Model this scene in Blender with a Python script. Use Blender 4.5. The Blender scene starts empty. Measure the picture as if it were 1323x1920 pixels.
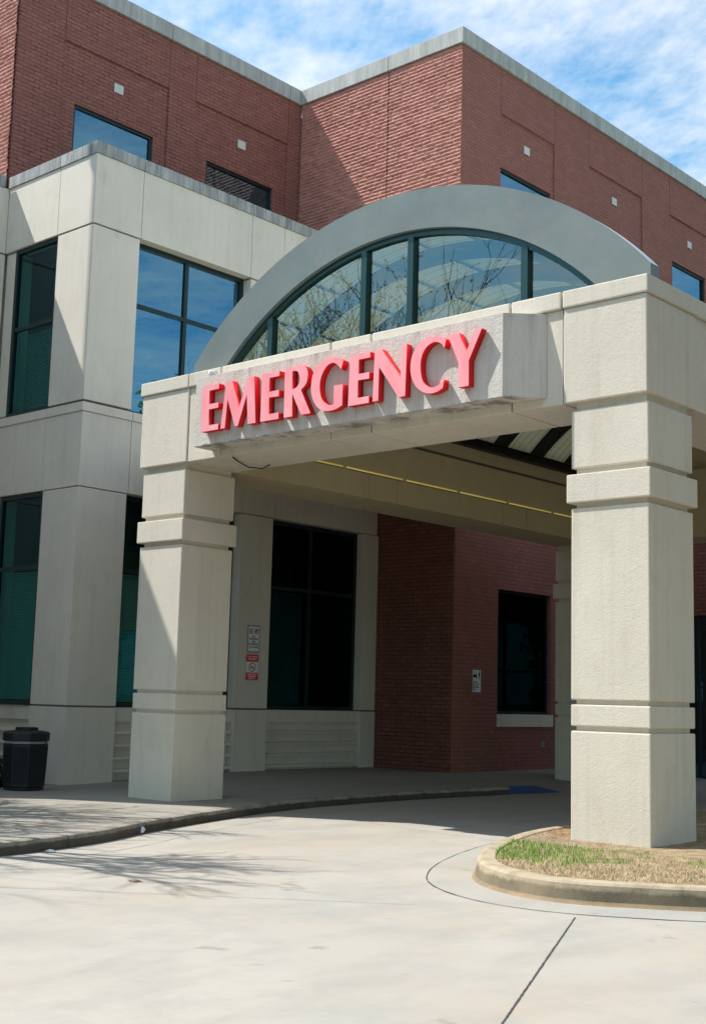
import bpy, bmesh, math, random
from mathutils import Vector, Matrix, noise
random.seed(7)
sc = bpy.context.scene
COL = sc.collection
R = math.radians

# ------------------------------------------------------------------ materials
def mat(name):
    m = bpy.data.materials.new(name); m.use_nodes = True
    nt = m.node_tree; nt.nodes.clear()
    o = nt.nodes.new('ShaderNodeOutputMaterial')
    return m, nt, o
def N(nt, t, **kw):
    n = nt.nodes.new(t)
    for k, v in kw.items():
        if k in n.inputs.keys(): n.inputs[k].default_value = v
        else: setattr(n, k, v)
    return n
def lk(nt, a, b): nt.links.new(a, b)
def wpos(nt): return N(nt, 'ShaderNodeNewGeometry').outputs['Position']
def mapping(nt, vec, scale=(1, 1, 1), rot=(0, 0, 0), loc=(0, 0, 0)):
    m = nt.nodes.new('ShaderNodeMapping')
    m.inputs['Scale'].default_value = scale; m.inputs['Rotation'].default_value = rot; m.inputs['Location'].default_value = loc
    lk(nt, vec, m.inputs['Vector']); return m.outputs[0]
def noi(nt, vec, scale, detail=4, rough=.55):
    n = N(nt, 'ShaderNodeTexNoise'); n.inputs['Scale'].default_value = scale
    n.inputs['Detail'].default_value = detail; n.inputs['Roughness'].default_value = rough
    lk(nt, vec, n.inputs['Vector']); return n.outputs['Fac']
def ramp(nt, fac, stops):
    r = nt.nodes.new('ShaderNodeValToRGB'); e = r.color_ramp.elements
    while len(e) < len(stops): e.new(.5)
    for i, (p, c) in enumerate(stops):
        e[i].position = p; e[i].color = (c[0], c[1], c[2], 1) if not isinstance(c, (int, float)) else (c, c, c, 1)
    lk(nt, fac, r.inputs[0]); return r.outputs[0]
def mix(nt, fac, a, b, mode='MIX'):
    m = nt.nodes.new('ShaderNodeMix'); m.data_type = 'RGBA'; m.blend_type = mode
    if isinstance(fac, (int, float)): m.inputs[0].default_value = fac
    else: lk(nt, fac, m.inputs[0])
    for s, i in ((a, 6), (b, 7)):
        if isinstance(s, tuple): m.inputs[i].default_value = (s[0], s[1], s[2], 1)
        else: lk(nt, s, m.inputs[i])
    return m.outputs[2]
def princ(nt, o, col, rough=.8, bump=None, dist=.01, strength=1., metal=0, spec=.5):
    p = nt.nodes.new('ShaderNodeBsdfPrincipled')
    if isinstance(col, tuple): p.inputs['Base Color'].default_value = (*col[:3], 1)
    else: lk(nt, col, p.inputs['Base Color'])
    if isinstance(rough, (int, float)): p.inputs['Roughness'].default_value = rough
    else: lk(nt, rough, p.inputs['Roughness'])
    p.inputs['Metallic'].default_value = metal
    p.inputs['Specular IOR Level'].default_value = spec
    if bump is not None:
        b = nt.nodes.new('ShaderNodeBump'); b.inputs['Distance'].default_value = dist; b.inputs['Strength'].default_value = strength
        lk(nt, bump, b.inputs['Height']); lk(nt, b.outputs[0], p.inputs['Normal'])
    lk(nt, p.outputs[0], o.inputs[0]); return p
def simple(name, col, rough=.6, metal=0, var=.12, spec=.5):
    m, nt, o = mat(name)
    p = wpos(nt)
    f = noi(nt, p, 3.1, 5)
    c = mix(nt, f, tuple(x*(1-var) for x in col), tuple(min(1, x*(1+var)) for x in col))
    princ(nt, o, c, rough, metal=metal, spec=spec); return m

def stucco(name, col, bs=90, bd=.004, streak=.35, warm=(.45, .36, .22), crust=None):
    m, nt, o = mat(name); p = wpos(nt)
    big = noi(nt, p, .7, 5, .6)
    c = mix(nt, ramp(nt, big, [(.3, 0), (.7, 1)]), tuple(x*.93 for x in col), tuple(x*1.04 for x in col))
    st = noi(nt, mapping(nt, p, (7, 7, .35)), 1.0, 5, .65)
    c = mix(nt, ramp(nt, st, [(.5, 0), (.78, streak)]), c, tuple(a*b for a, b in zip(col, (.62, .6, .55))))
    bl = noi(nt, mapping(nt, p, (1.5, 1.5, .8)), 2.3, 6, .7)
    c = mix(nt, ramp(nt, bl, [(.55, 0), (.8, .3)]), c, tuple(a*b*1.3 for a, b in zip(col, warm)))
    if crust:      # grime and rust stains along the lower and upper edges of the panel
        sz = nt.nodes.new('ShaderNodeSeparateXYZ'); lk(nt, p, sz.inputs[0])
        nn = noi(nt, mapping(nt, p, (1, 1, .6)), 2.3, 7, .75); n3 = noi(nt, mapping(nt, p, (4, 4, .5), loc=(3, 0, 0)), 1.2, 6, .7)
        for z0, z1, nse, lo_, colr in ((crust[0]+.075, crust[0], nn, .76, (.06, .05, .05)), (crust[1]-.55, crust[1], n3, .80, (.40, .29, .27))):
            mr = N(nt, 'ShaderNodeMapRange'); mr.inputs[1].default_value = z0; mr.inputs[2].default_value = z1; lk(nt, sz.outputs[2], mr.inputs[0])
            mu = N(nt, 'ShaderNodeMath', operation='MULTIPLY_ADD'); lk(nt, mr.outputs[0], mu.inputs[0]); mu.inputs[1].default_value = .28; lk(nt, nse, mu.inputs[2])
            c = mix(nt, ramp(nt, mu.outputs[0], [(lo_, 0), (lo_+.13, .7)]), c, colr)
    fine = noi(nt, p, bs, 3, .6)
    mid = noi(nt, p, bs*.35, 3, .6)
    h = mix(nt, .45, fine, mid)
    c = mix(nt, ramp(nt, fine, [(.35, .22), (.55, 0)]), c, tuple(x*.7 for x in col))
    princ(nt, o, c, .92, h, bd, 1., spec=.2); return m

def brick(name, axis, c1, c2, mortar, bd=.012, gap=.45):
    m, nt, o = mat(name); p = wpos(nt)
    s = nt.nodes.new('ShaderNodeSeparateXYZ'); lk(nt, p, s.inputs[0])
    cb = nt.nodes.new('ShaderNodeCombineXYZ')
    lk(nt, s.outputs['Y' if axis == 'x' else 'X'], cb.inputs[0]); lk(nt, s.outputs['Z'], cb.inputs[1])
    wob = nt.nodes.new('ShaderNodeTexNoise'); wob.inputs['Scale'].default_value = 9; wob.inputs['Detail'].default_value = 3
    lk(nt, p, wob.inputs['Vector'])
    vm = nt.nodes.new('ShaderNodeVectorMath'); vm.operation = 'MULTIPLY_ADD'
    lk(nt, wob.outputs['Color'], vm.inputs[0]); vm.inputs[1].default_value = (.008, .004, 0); lk(nt, cb.outputs[0], vm.inputs[2])
    b = nt.nodes.new('ShaderNodeTexBrick'); lk(nt, vm.outputs[0], b.inputs['Vector'])
    b.inputs['Scale'].default_value = 1; b.inputs['Brick Width'].default_value = .31; b.inputs['Row Height'].default_value = .1
    b.inputs['Mortar Size'].default_value = .013; b.inputs['Mortar Smooth'].default_value = .25; b.inputs['Bias'].default_value = 0
    b.inputs['Color1'].default_value = (*c1, 1); b.inputs['Color2'].default_value = (*c2, 1); b.inputs['Mortar'].default_value = (*mortar, 1)
    n1 = noi(nt, p, 22, 5, .65); n2 = noi(nt, p, .8, 5)
    col = mix(nt, ramp(nt, n1, [(.35, .5), (.6, 0)]), b.outputs['Color'], tuple(x*.55 for x in c1))
    col = mix(nt, ramp(nt, n2, [(.35, 0), (.75, .45)]), col, tuple(x*.66 for x in c1))
    # open head joints that read nearly black here and there
    b2 = nt.nodes.new('ShaderNodeTexBrick'); lk(nt, vm.outputs[0], b2.inputs['Vector'])
    b2.inputs['Scale'].default_value = 1; b2.inputs['Brick Width'].default_value = .31; b2.inputs['Row Height'].default_value = .1
    b2.inputs['Mortar Size'].default_value = .009; b2.inputs['Mortar Smooth'].default_value = .1
    sep = N(nt, 'ShaderNodeTexNoise'); sep.inputs['Scale'].default_value = 3.5; sep.inputs['Detail'].default_value = 5; lk(nt, p, sep.inputs['Vector'])
    g = ramp(nt, sep.outputs['Fac'], [(.50, 0), (.60, gap)])
    mm = N(nt, 'ShaderNodeMath', operation='MULTIPLY'); lk(nt, g, mm.inputs[0]); lk(nt, b2.outputs['Fac'], mm.inputs[1])
    col = mix(nt, mm.outputs[0], col, (.02, .012, .012))
    inv = N(nt, 'ShaderNodeMath', operation='SUBTRACT'); inv.inputs[0].default_value = 1; lk(nt, b.outputs['Fac'], inv.inputs[1])
    h = N(nt, 'ShaderNodeMath', operation='MULTIPLY_ADD'); lk(nt, n1, h.inputs[0]); h.inputs[1].default_value = .4; lk(nt, inv.outputs[0], h.inputs[2])
    princ(nt, o, col, .9, h.outputs[0], bd, 1., spec=.2); return m

def rockbrick(name, c1, c2):
    m, nt, o = mat(name); p = wpos(nt)
    n1 = noi(nt, p, 14, 5, .6); n2 = noi(nt, p, 1.1, 5); n3 = noi(nt, mapping(nt, p, (3.2, 3.2, 10)), 1, 2)
    c = mix(nt, ramp(nt, n3, [(.35, 0), (.65, 1)]), c1, c2)
    c = mix(nt, ramp(nt, n1, [(.4, .4), (.6, 0)]), c, tuple(x*.6 for x in c1))
    c = mix(nt, ramp(nt, n2, [(.45, 0), (.8, .35)]), c, tuple(x*.6 for x in c1))
    princ(nt, o, c, .92, n1, .006, 1., spec=.2); return m

def concrete(name, col, warm, dark=.25, scale=1.):
    m, nt, o = mat(name); p = wpos(nt)
    a = noi(nt, mapping(nt, p, (.25*scale, .25*scale, .25)), 1, 6, .6)
    c = mix(nt, ramp(nt, a, [(.35, 0), (.7, 1)]), col, warm)
    b = noi(nt, mapping(nt, p, (1.1*scale, .5*scale, 1), rot=(0, 0, .6), loc=(3, 1, 0)), 1.3, 6, .65)
    c = mix(nt, ramp(nt, b, [(.46, 0), (.72, dark)]), c, tuple(x*.6 for x in col))
    pk = noi(nt, mapping(nt, p, (.45, .45, 1), loc=(7, 2, 0)), 1.0, 7, .7)
    c = mix(nt, ramp(nt, pk, [(.46, 0), (.66, .8)]), c, (col[0]*1.08, col[1]*1.0, col[2]*.92))
    gr = noi(nt, mapping(nt, p, (.8, .8, 1), loc=(1, 12, 0)), 1.3, 7, .72)
    c = mix(nt, ramp(nt, gr, [(.48, 0), (.68, .7)]), c, (col[0]*.80, col[1]*.84, col[2]*.86))
    oil = noi(nt, mapping(nt, p, (1, 1, 1), loc=(4, 4, 0)), 2.6, 2, .5)
    c = mix(nt, ramp(nt, oil, [(.70, 0), (.76, .45)]), c, tuple(x*.45 for x in col))
    w = noi(nt, mapping(nt, p, (.6, .25, 1), rot=(0, 0, -.5), loc=(9, 5, 0)), 1.1, 5, .6)
    c = mix(nt, ramp(nt, w, [(.55, 0), (.75, .35)]), c, (col[0]*1.02, col[1]*.8, col[2]*.62))
    br = noi(nt, mapping(nt, p, (60, 2.5, 1), rot=(0, 0, .85)), 1, 2, .5)
    c = mix(nt, ramp(nt, br, [(.35, .10), (.6, 0)]), c, tuple(x*.7 for x in col))
    sp = noi(nt, p, 7, 6, .75)
    c = mix(nt, ramp(nt, sp, [(.66, 0), (.74, .55)]), c, tuple(x*.45 for x in col))
    f = noi(nt, p, 120, 3, .6)
    c = mix(nt, ramp(nt, f, [(.4, .18), (.6, 0)]), c, tuple(x*.7 for x in col))
    princ(nt, o, c, .85, f, .002, 1., spec=.3); return m

def glass(name, tint, refl=.2, rcol=(.75, .9, .95), fm=.55, wv=.3):
    m, nt, o = mat(name)
    fr = N(nt, 'ShaderNodeFresnel'); fr.inputs['IOR'].default_value = 1.5
    ad = N(nt, 'ShaderNodeMath', operation='MULTIPLY_ADD'); lk(nt, fr.outputs[0], ad.inputs[0]); ad.inputs[1].default_value = fm; ad.inputs[2].default_value = refl
    ad.use_clamp = True
    g = N(nt, 'ShaderNodeBsdfGlossy'); g.inputs['Color'].default_value = (*rcol, 1); g.inputs['Roughness'].default_value = 0.0
    p = wpos(nt); n = noi(nt, p, 1.1, 2)
    b = nt.nodes.new('ShaderNodeBump'); b.inputs['Distance'].default_value = .004; b.inputs['Strength'].default_value = wv; lk(nt, n, b.inputs['Height'])
    lk(nt, b.outputs[0], g.inputs['Normal'])
    t = N(nt, 'ShaderNodeBsdfTransparent'); t.inputs['Color'].default_value = (*tint, 1)
    mx = nt.nodes.new('ShaderNodeMixShader'); lk(nt, ad.outputs[0], mx.inputs[0]); lk(nt, t.outputs[0], mx.inputs[1]); lk(nt, g.outputs[0], mx.inputs[2])
    lk(nt, mx.outputs[0], o.inputs[0]); return m

def coping_mat(name, col=(.50, .51, .50), st=.75):
    m, nt, o = mat(name); p = wpos(nt)
    s = noi(nt, mapping(nt, p, (5, 5, .5)), 1, 6, .75)
    c = mix(nt, ramp(nt, s, [(.38, 0), (.62, st)]), col, (.10, .10, .11))
    b = noi(nt, p, 2.0, 5, .6)
    c = mix(nt, ramp(nt, b, [(.4, 0), (.75, .4)]), c, tuple(x*.6 for x in col))
    princ(nt, o, c, .85, noi(nt, p, 60, 3), .003, 1., spec=.2); return m

def ribmat(name, a, b, period, axis='Y'):
    """panels with fine joints running across the vault"""
    m, nt, o = mat(name); p = wpos(nt)
    s = nt.nodes.new('ShaderNodeSeparateXYZ'); lk(nt, p, s.inputs[0])
    md = N(nt, 'ShaderNodeMath', operation='PINGPONG'); lk(nt, s.outputs[axis], md.inputs[0]); md.inputs[1].default_value = period/2
    lt = N(nt, 'ShaderNodeMath', operation='LESS_THAN'); lk(nt, md.outputs[0], lt.inputs[0]); lt.inputs[1].default_value = .008
    n = noi(nt, p, 1.5, 4)
    c = mix(nt, n, tuple(x*.85 for x in a), a)
    c = mix(nt, lt.outputs[0], c, b)
    pr = princ(nt, o, c, .6)
    tr = nt.nodes.new('ShaderNodeBsdfTranslucent'); tr.inputs[0].default_value = (.85, .86, .55, 1)
    mx = nt.nodes.new('ShaderNodeMixShader'); mx.inputs[0].default_value = .025
    lk(nt, pr.outputs[0], mx.inputs[1]); lk(nt, tr.outputs[0], mx.inputs[2]); lk(nt, mx.outputs[0], o.inputs[0]); return m

M = {}
CREAM = (.56, .515, .42)
M['stucco_smooth'] = stucco('pale painted precast', (.74, .69, .605), 60, .0015, .24)
M['stucco'] = stucco('rough cream stucco', (.675, .622, .535), 55, .007, .34)
M['stucco_dark'] = stucco('cream plaster toned for canopy shade', (.56, .46, .29), 55, .003, .15)  # darker copy of the cream stucco, canopy shade put into its colour
M['sign_stucco'] = stucco('weathered pale stucco', (.64, .605, .56), 42, .014, .8, (.60, .42, .40), crust=(5.475, 6.589))
M['coping'] = coping_mat('stained concrete coping')
M['coping_light'] = coping_mat('pale concrete coping', (.52, .52, .50), .4)
M['joint'] = simple('dark joint', (.14, .125, .10), .9)
M['brickjoint'] = simple('brick control joint', (.13, .045, .04), .9)
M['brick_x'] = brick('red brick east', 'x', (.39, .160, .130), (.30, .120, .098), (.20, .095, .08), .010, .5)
M['brick_y'] = brick('red brick south', 'y', (.29, .115, .09), (.21, .082, .066), (.13, .06, .05), .014, .5)  # darker than the other bricks: shade under the canopy put into the colour
M['brick_xf'] = brick('smooth red brick', 'x', (.41, .170, .138), (.34, .138, .112), (.27, .125, .10), .005, .25)
M['rock'] = rockbrick('rock faced brick', (.60, .290, .240), (.47, .215, .178))
M['tile'] = simple('pale stone tile', (.62, .62, .60), .8)
M['frame'] = simple('dark green metal', (.010, .030, .033), .35, .3)
M['frame_teal'] = simple('teal green metal', (.018, .060, .062), .3, .4)
M['glass'] = glass('window glass', (.26, .72, .67), .05, (.4,.7,.85))
M['glass_hi'] = glass('upper window glass', (.14, .28, .34), .30, (.35, .70, .90))
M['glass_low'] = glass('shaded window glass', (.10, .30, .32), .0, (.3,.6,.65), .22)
M['glass_arch'] = glass('arched window glass', (.94, .98, .76), .19, (.72, .90, .86), .5, .0)
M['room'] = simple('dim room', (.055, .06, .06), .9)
M['blind'] = simple('window blinds', (.68, .72, .70), .7)
M['blind_teal'] = simple('closed blinds behind green glass', (.60, .66, .62), .7)
M['vaultpanel'] = ribmat('cream vault panels', (.78, .79, .66), (.12, .12, .10), .226)
M['steel'] = simple('black steel', (.006, .008, .012), .5, .2)
M['roofing'] = simple('grey roofing', (.30, .30, .30), .9)
M['flash'] = simple('pale metal flashing', (.55, .58, .62), .4, .3)
M['black'] = simple('black plastic', (.006, .007, .011), .55)
M['liner'] = simple('pale bin liner', (.28, .30, .36), .6)
M['white'] = simple('white plastic', (.70, .72, .74), .6)
M['alum'] = simple('aluminium', (.45, .47, .48), .4, .6)
M['signwhite'] = simple('white sign face', (.85, .87, .88), .5)
M['signred'] = simple('red sign face', (.85, .03, .03), .5)
M['signblack'] = simple('black sign print', (.015, .016, .02), .6)
M['signgreen'] = simple('dark sign border', (.03, .06, .06), .6)
M['mark_red'] = simple('red sign print', (.45, .03, .04), .6)
M['drive'] = concrete('driveway concrete', (.365, .345, .312), (.41, .375, .33), .5)
M['walk'] = concrete('sidewalk concrete', (.30, .28, .245), (.33, .30, .255), .35)
M['asphalt'] = concrete('asphalt', (.055, .055, .058), (.07, .07, .07), .2)
M['pan'] = concrete('gutter concrete', (.34, .335, .315), (.38, .345, .285), .3)
M['lamp_warm'] = None

def letter_mats():
    m, nt, o = mat('faded pink letter face'); p = wpos(nt)
    n = noi(nt, mapping(nt, p, (2, 2, .8)), 1.6, 5)
    c = mix(nt, ramp(nt, n, [(.3, 0), (.7, 1)]), (.96, .27, .32), (.98, .42, .46))
    princ(nt, o, c, .5, spec=.3); M['letter_face'] = m
    m, nt, o = mat('red letter return'); p = wpos(nt)
    n = noi(nt, p, 2.2, 5)
    c = mix(nt, n, (.74, .012, .016), (.82, .03, .03))
    princ(nt, o, c, .5, spec=.12); M['letter_side'] = m
letter_mats()

def arch_mat():
    m, nt, o = mat('painted grey green metal'); p = wpos(nt)
    n = noi(nt, p, .9, 6, .65)
    c = mix(nt, ramp(nt, n, [(.35, 0), (.65, 1)]), (.125, .160, .158), (.165, .198, .192))
    r = noi(nt, mapping(nt, p, (1.6, 1.6, 1.0), rot=(0, .6, 0)), 2.2, 7, .72)
    c = mix(nt, ramp(nt, r, [(.56, 0), (.72, .55)]), c, (.25, .20, .17))
    s = noi(nt, p, 5.5, 5, .6)
    c = mix(nt, ramp(nt, s, [(.72, 0), (.78, .8)]), c, (.40, .20, .09))
    princ(nt, o, c, .42, noi(nt, p, 3, 3), .01, .5); M['arch'] = m
arch_mat()

def kerb_mat(name, base, up, dark, foot, z0, z1):
    m, nt, o = mat(name); p = wpos(nt)
    s = nt.nodes.new('ShaderNodeSeparateXYZ'); lk(nt, p, s.inputs[0])
    mr = N(nt, 'ShaderNodeMapRange'); mr.inputs[1].default_value = z0; mr.inputs[2].default_value = z1; lk(nt, s.outputs[2], mr.inputs[0])
    n = noi(nt, mapping(nt, p, (1, 1, .4)), 3.2, 6, .7)
    ad = N(nt, 'ShaderNodeMath', operation='MULTIPLY_ADD'); lk(nt, n, ad.inputs[0]); ad.inputs[1].default_value = .5; lk(nt, mr.outputs[0], ad.inputs[2])
    c = ramp(nt, ad.outputs[0], [(.22, foot), (.5, dark), (.85, dark), (1.05 if False else .99, up)])
    k = noi(nt, p, 4.5, 6, .7)
    c = mix(nt, ramp(nt, k, [(.45, 0), (.72, .65)]), c, tuple(x*.5 for x in dark))
    c = mix(nt, ramp(nt, noi(nt, p, 1.3, 4), [(.4, 0), (.75, .6)]), c, base)
    princ(nt, o, c, .9, noi(nt, p, 70, 4), .004, 1., spec=.2); return m
M['kerb_l'] = kerb_mat('dark faced kerb', (.13, .115, .09), (.34, .31, .26), (.085, .075, .06), (.07, .06, .05), -.25, -.1)  # face and foot coloured darker than the top edge
M['kerb_i'] = kerb_mat('stained island kerb', (.33, .26, .17), (.42, .35, .25), (.17, .14, .10), (.36, .23, .11), -.25, -.03)
def paint_blue():
    m, nt, o = mat('worn blue paint'); p = wpos(nt)
    n = noi(nt, p, 9, 5, .7)
    c = mix(nt, ramp(nt, n, [(.55, 0), (.75, .5)]), (.012, .06, .22), (.12, .13, .15))
    princ(nt, o, c, .6); M['blue'] = m
paint_blue()
def soil():
    m, nt, o = mat('dry soil and thatch'); p = wpos(nt)
    n = noi(nt, p, 5, 6, .7)
    c = mix(nt, ramp(nt, n, [(.35, 0), (.65, 1)]), (.22, .15, .09), (.42, .33, .20))
    princ(nt, o, c, .95, noi(nt, p, 60, 4), .02, 1., spec=.1); M['soil'] = m
soil()
def lawn():
    m, nt, o = mat('lawn'); p = wpos(nt)
    n = noi(nt, p, .3, 6, .7)
    c = mix(nt, ramp(nt, n, [(.35, 0), (.65, 1)]), (.10, .13, .04), (.24, .21, .10))
    princ(nt, o, c, .95, spec=.1); M['lawn'] = m
lawn()
def leafm(name, a, b):
    m, nt, o = mat(name); p = wpos(nt)
    n = noi(nt, p, 2.7, 5, .7)
    c = mix(nt, ramp(nt, n, [(.35, 0), (.65, 1)]), a, b)
    princ(nt, o, c, .7, spec=.25); return m
M['leaf'] = leafm('green leaves', (.035, .09, .02), (.09, .17, .035))
M['leaf_dark'] = leafm('dark shrub leaves', (.015, .035, .015), (.035, .07, .025))
M['bud'] = leafm('yellow green buds', (.40, .42, .08), (.52, .48, .12))
M['bark'] = leafm('grey brown bark', (.10, .08, .065), (.17, .14, .115))
M['grass_dry'] = leafm('straw coloured grass', (.40, .30, .18), (.60, .49, .32))
M['grass_green'] = leafm('green grass', (.12, .27, .03), (.22, .40, .06))
M['straw'] = leafm('brown pine straw', (.24, .12, .06), (.40, .27, .18))
M['straw_grey'] = leafm('grey dead stems', (.34, .27, .25), (.46, .39, .37))
M['paper'] = simple('crumpled white paper', (.78, .80, .84), .7)
def emis():
    m, nt, o = mat('warm light tube')
    p = nt.nodes.new('ShaderNodeBsdfPrincipled'); p.inputs['Base Color'].default_value = (.8, .65, .2, 1)
    p.inputs['Emission Color'].default_value = (1, .80, .25, 1); p.inputs['Emission Strength'].default_value = .16
    lk(nt, p.outputs[0], o.inputs[0]); M['lamp_warm'] = m
emis()

# ------------------------------------------------------------------ object helpers
ROOT = {}
def thing(name, label, cat, loc=(0, 0, 0), group=None):
    o = bpy.data.objects.new(name, None); COL.objects.link(o); o.location = loc; o.empty_display_size = .3
    o['label'] = label; o['category'] = cat
    if group: o['group'] = group
    ROOT[o.name] = Vector(loc); return o
def rootof(o):
    while o.parent: o = o.parent
    return o
def obj(name, bm, material, parent=None, kind=None, label=None, cat=None, group=None, smooth=False, bevel=0, weld=True, loc=None):
    """bm is in world coordinates; the object's mesh is stored relative to its thing's base"""
    if weld: bmesh.ops.remove_doubles(bm, verts=bm.verts, dist=1e-5)
    if bevel:
        bmesh.ops.bevel(bm, geom=[e for e in bm.edges if e.is_manifold and e.calc_face_angle(0) > .5], offset=bevel, segments=2, affect='EDGES', profile=.6, clamp_overlap=True)
    off = Vector((0, 0, 0))
    if parent is not None: off = ROOT[rootof(parent).name]
    elif loc is not None: off = Vector(loc)
    if off.length: bmesh.ops.translate(bm, verts=bm.verts, vec=-off)
    me = bpy.data.meshes.new(name); bm.to_mesh(me); bm.free()
    if smooth:
        for f in me.polygons: f.use_smooth = True
    for mm in (material if isinstance(material, list) else [material]): me.materials.append(mm)
    o = bpy.data.objects.new(name, me); COL.objects.link(o)
    if parent is not None: o.parent = parent
    elif loc is not None: o.location = loc; ROOT[o.name] = Vector(loc)
    else: ROOT[o.name] = Vector((0, 0, 0))
    if kind: o['kind'] = kind
    if label: o['label'] = label
    if cat: o['category'] = cat
    if group: o['group'] = group
    return o
def box(bm, x0, x1, y0, y1, z0, z1, mi=0):
    x0, x1 = sorted((x0, x1)); y0, y1 = sorted((y0, y1)); z0, z1 = sorted((z0, z1))
    v = [bm.verts.new(p) for p in ((x0, y0, z0), (x1, y0, z0), (x1, y1, z0), (x0, y1, z0), (x0, y0, z1), (x1, y0, z1), (x1, y1, z1), (x0, y1, z1))]
    for f in ((0, 3, 2, 1), (4, 5, 6, 7), (0, 1, 5, 4), (1, 2, 6, 5), (2, 3, 7, 6), (3, 0, 4, 7)):
        bm.faces.new([v[i] for i in f]).material_index = mi
def boxes(lst):
    bm = bmesh.new()
    for b in lst: box(bm, *b)
    return bm
def quad(bm, a, b, c, d, mi=0):
    f = bm.faces.new([bm.verts.new(p) for p in (a, b, c, d)]); f.material_index = mi; return f
def tube(bm, pts, r, n=6, r1=None):
    pts = [Vector(p) for p in pts]; rings = []
    for i, p in enumerate(pts):
        t = (pts[min(i+1, len(pts)-1)] - pts[max(i-1, 0)]).normalized()
        a = t.orthogonal().normalized() if i == 0 else (rings_a - t*rings_a.dot(t)).normalized()
        rings_a = a; b = t.cross(a)
        rr = r if r1 is None else r + (r1-r)*i/(len(pts)-1)
        rings.append([bm.verts.new(p + (a*math.cos(2*math.pi*k/n) + b*math.sin(2*math.pi*k/n))*rr) for k in range(n)])
    for i in range(len(rings)-1):
        for k in range(n):
            bm.faces.new((rings[i][k], rings[i][(k+1) % n], rings[i+1][(k+1) % n], rings[i+1][k]))
    bm.faces.new(rings[0][::-1]); bm.faces.new(rings[-1])
def slab(ax, face, th, u0, u1, z0, z1, opens=()):
    """wall with openings. ax 'B': front at x=face looking +X, u is y. ax 'A': front at y=face looking -Y, u is x."""
    us = sorted({u0, u1, *[c for o in opens for c in o[:2] if u0 < c < u1]}); zs = sorted({z0, z1, *[c for o in opens for c in o[2:] if z0 < c < z1]})
    P = (lambda u, d, z: (face-d, u, z)) if ax == 'B' else (lambda u, d, z: (u, face+d, z))
    def solid(i, j):
        if i < 0 or j < 0 or i >= len(us)-1 or j >= len(zs)-1: return False
        cu = (us[i]+us[i+1])/2; cz = (zs[j]+zs[j+1])/2
        return not any(o[0] < cu < o[1] and o[2] < cz < o[3] for o in opens)
    bm = bmesh.new()
    for i in range(len(us)-1):
        for j in range(len(zs)-1):
            if not solid(i, j): continue
            a, b, c, d = us[i], us[i+1], zs[j], zs[j+1]
            quad(bm, P(a, 0, c), P(b, 0, c), P(b, 0, d), P(a, 0, d)); quad(bm, P(b, th, c), P(a, th, c), P(a, th, d), P(b, th, d))
            if not solid(i-1, j): quad(bm, P(a, th, c), P(a, 0, c), P(a, 0, d), P(a, th, d))
            if not solid(i+1, j): quad(bm, P(b, 0, c), P(b, th, c), P(b, th, d), P(b, 0, d))
            if not solid(i, j-1): quad(bm, P(a, th, c), P(b, th, c), P(b, 0, c), P(a, 0, c))
            if not solid(i, j+1): quad(bm, P(a, 0, d), P(b, 0, d), P(b, th, d), P(a, th, d))
    bmesh.ops.remove_doubles(bm, verts=bm.verts, dist=1e-5)
    bmesh.ops.recalc_face_normals(bm, faces=bm.faces)
    return bm
def fb(ax, face, u0, u1, d0, d1, z0, z1):
    """a box given by distance in front (+) of a wall face"""
    return (face+d0, face+d1, u0, u1, z0, z1) if ax == 'B' else (u0, u1, face-d1, face-d0, z0, z1)
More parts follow.
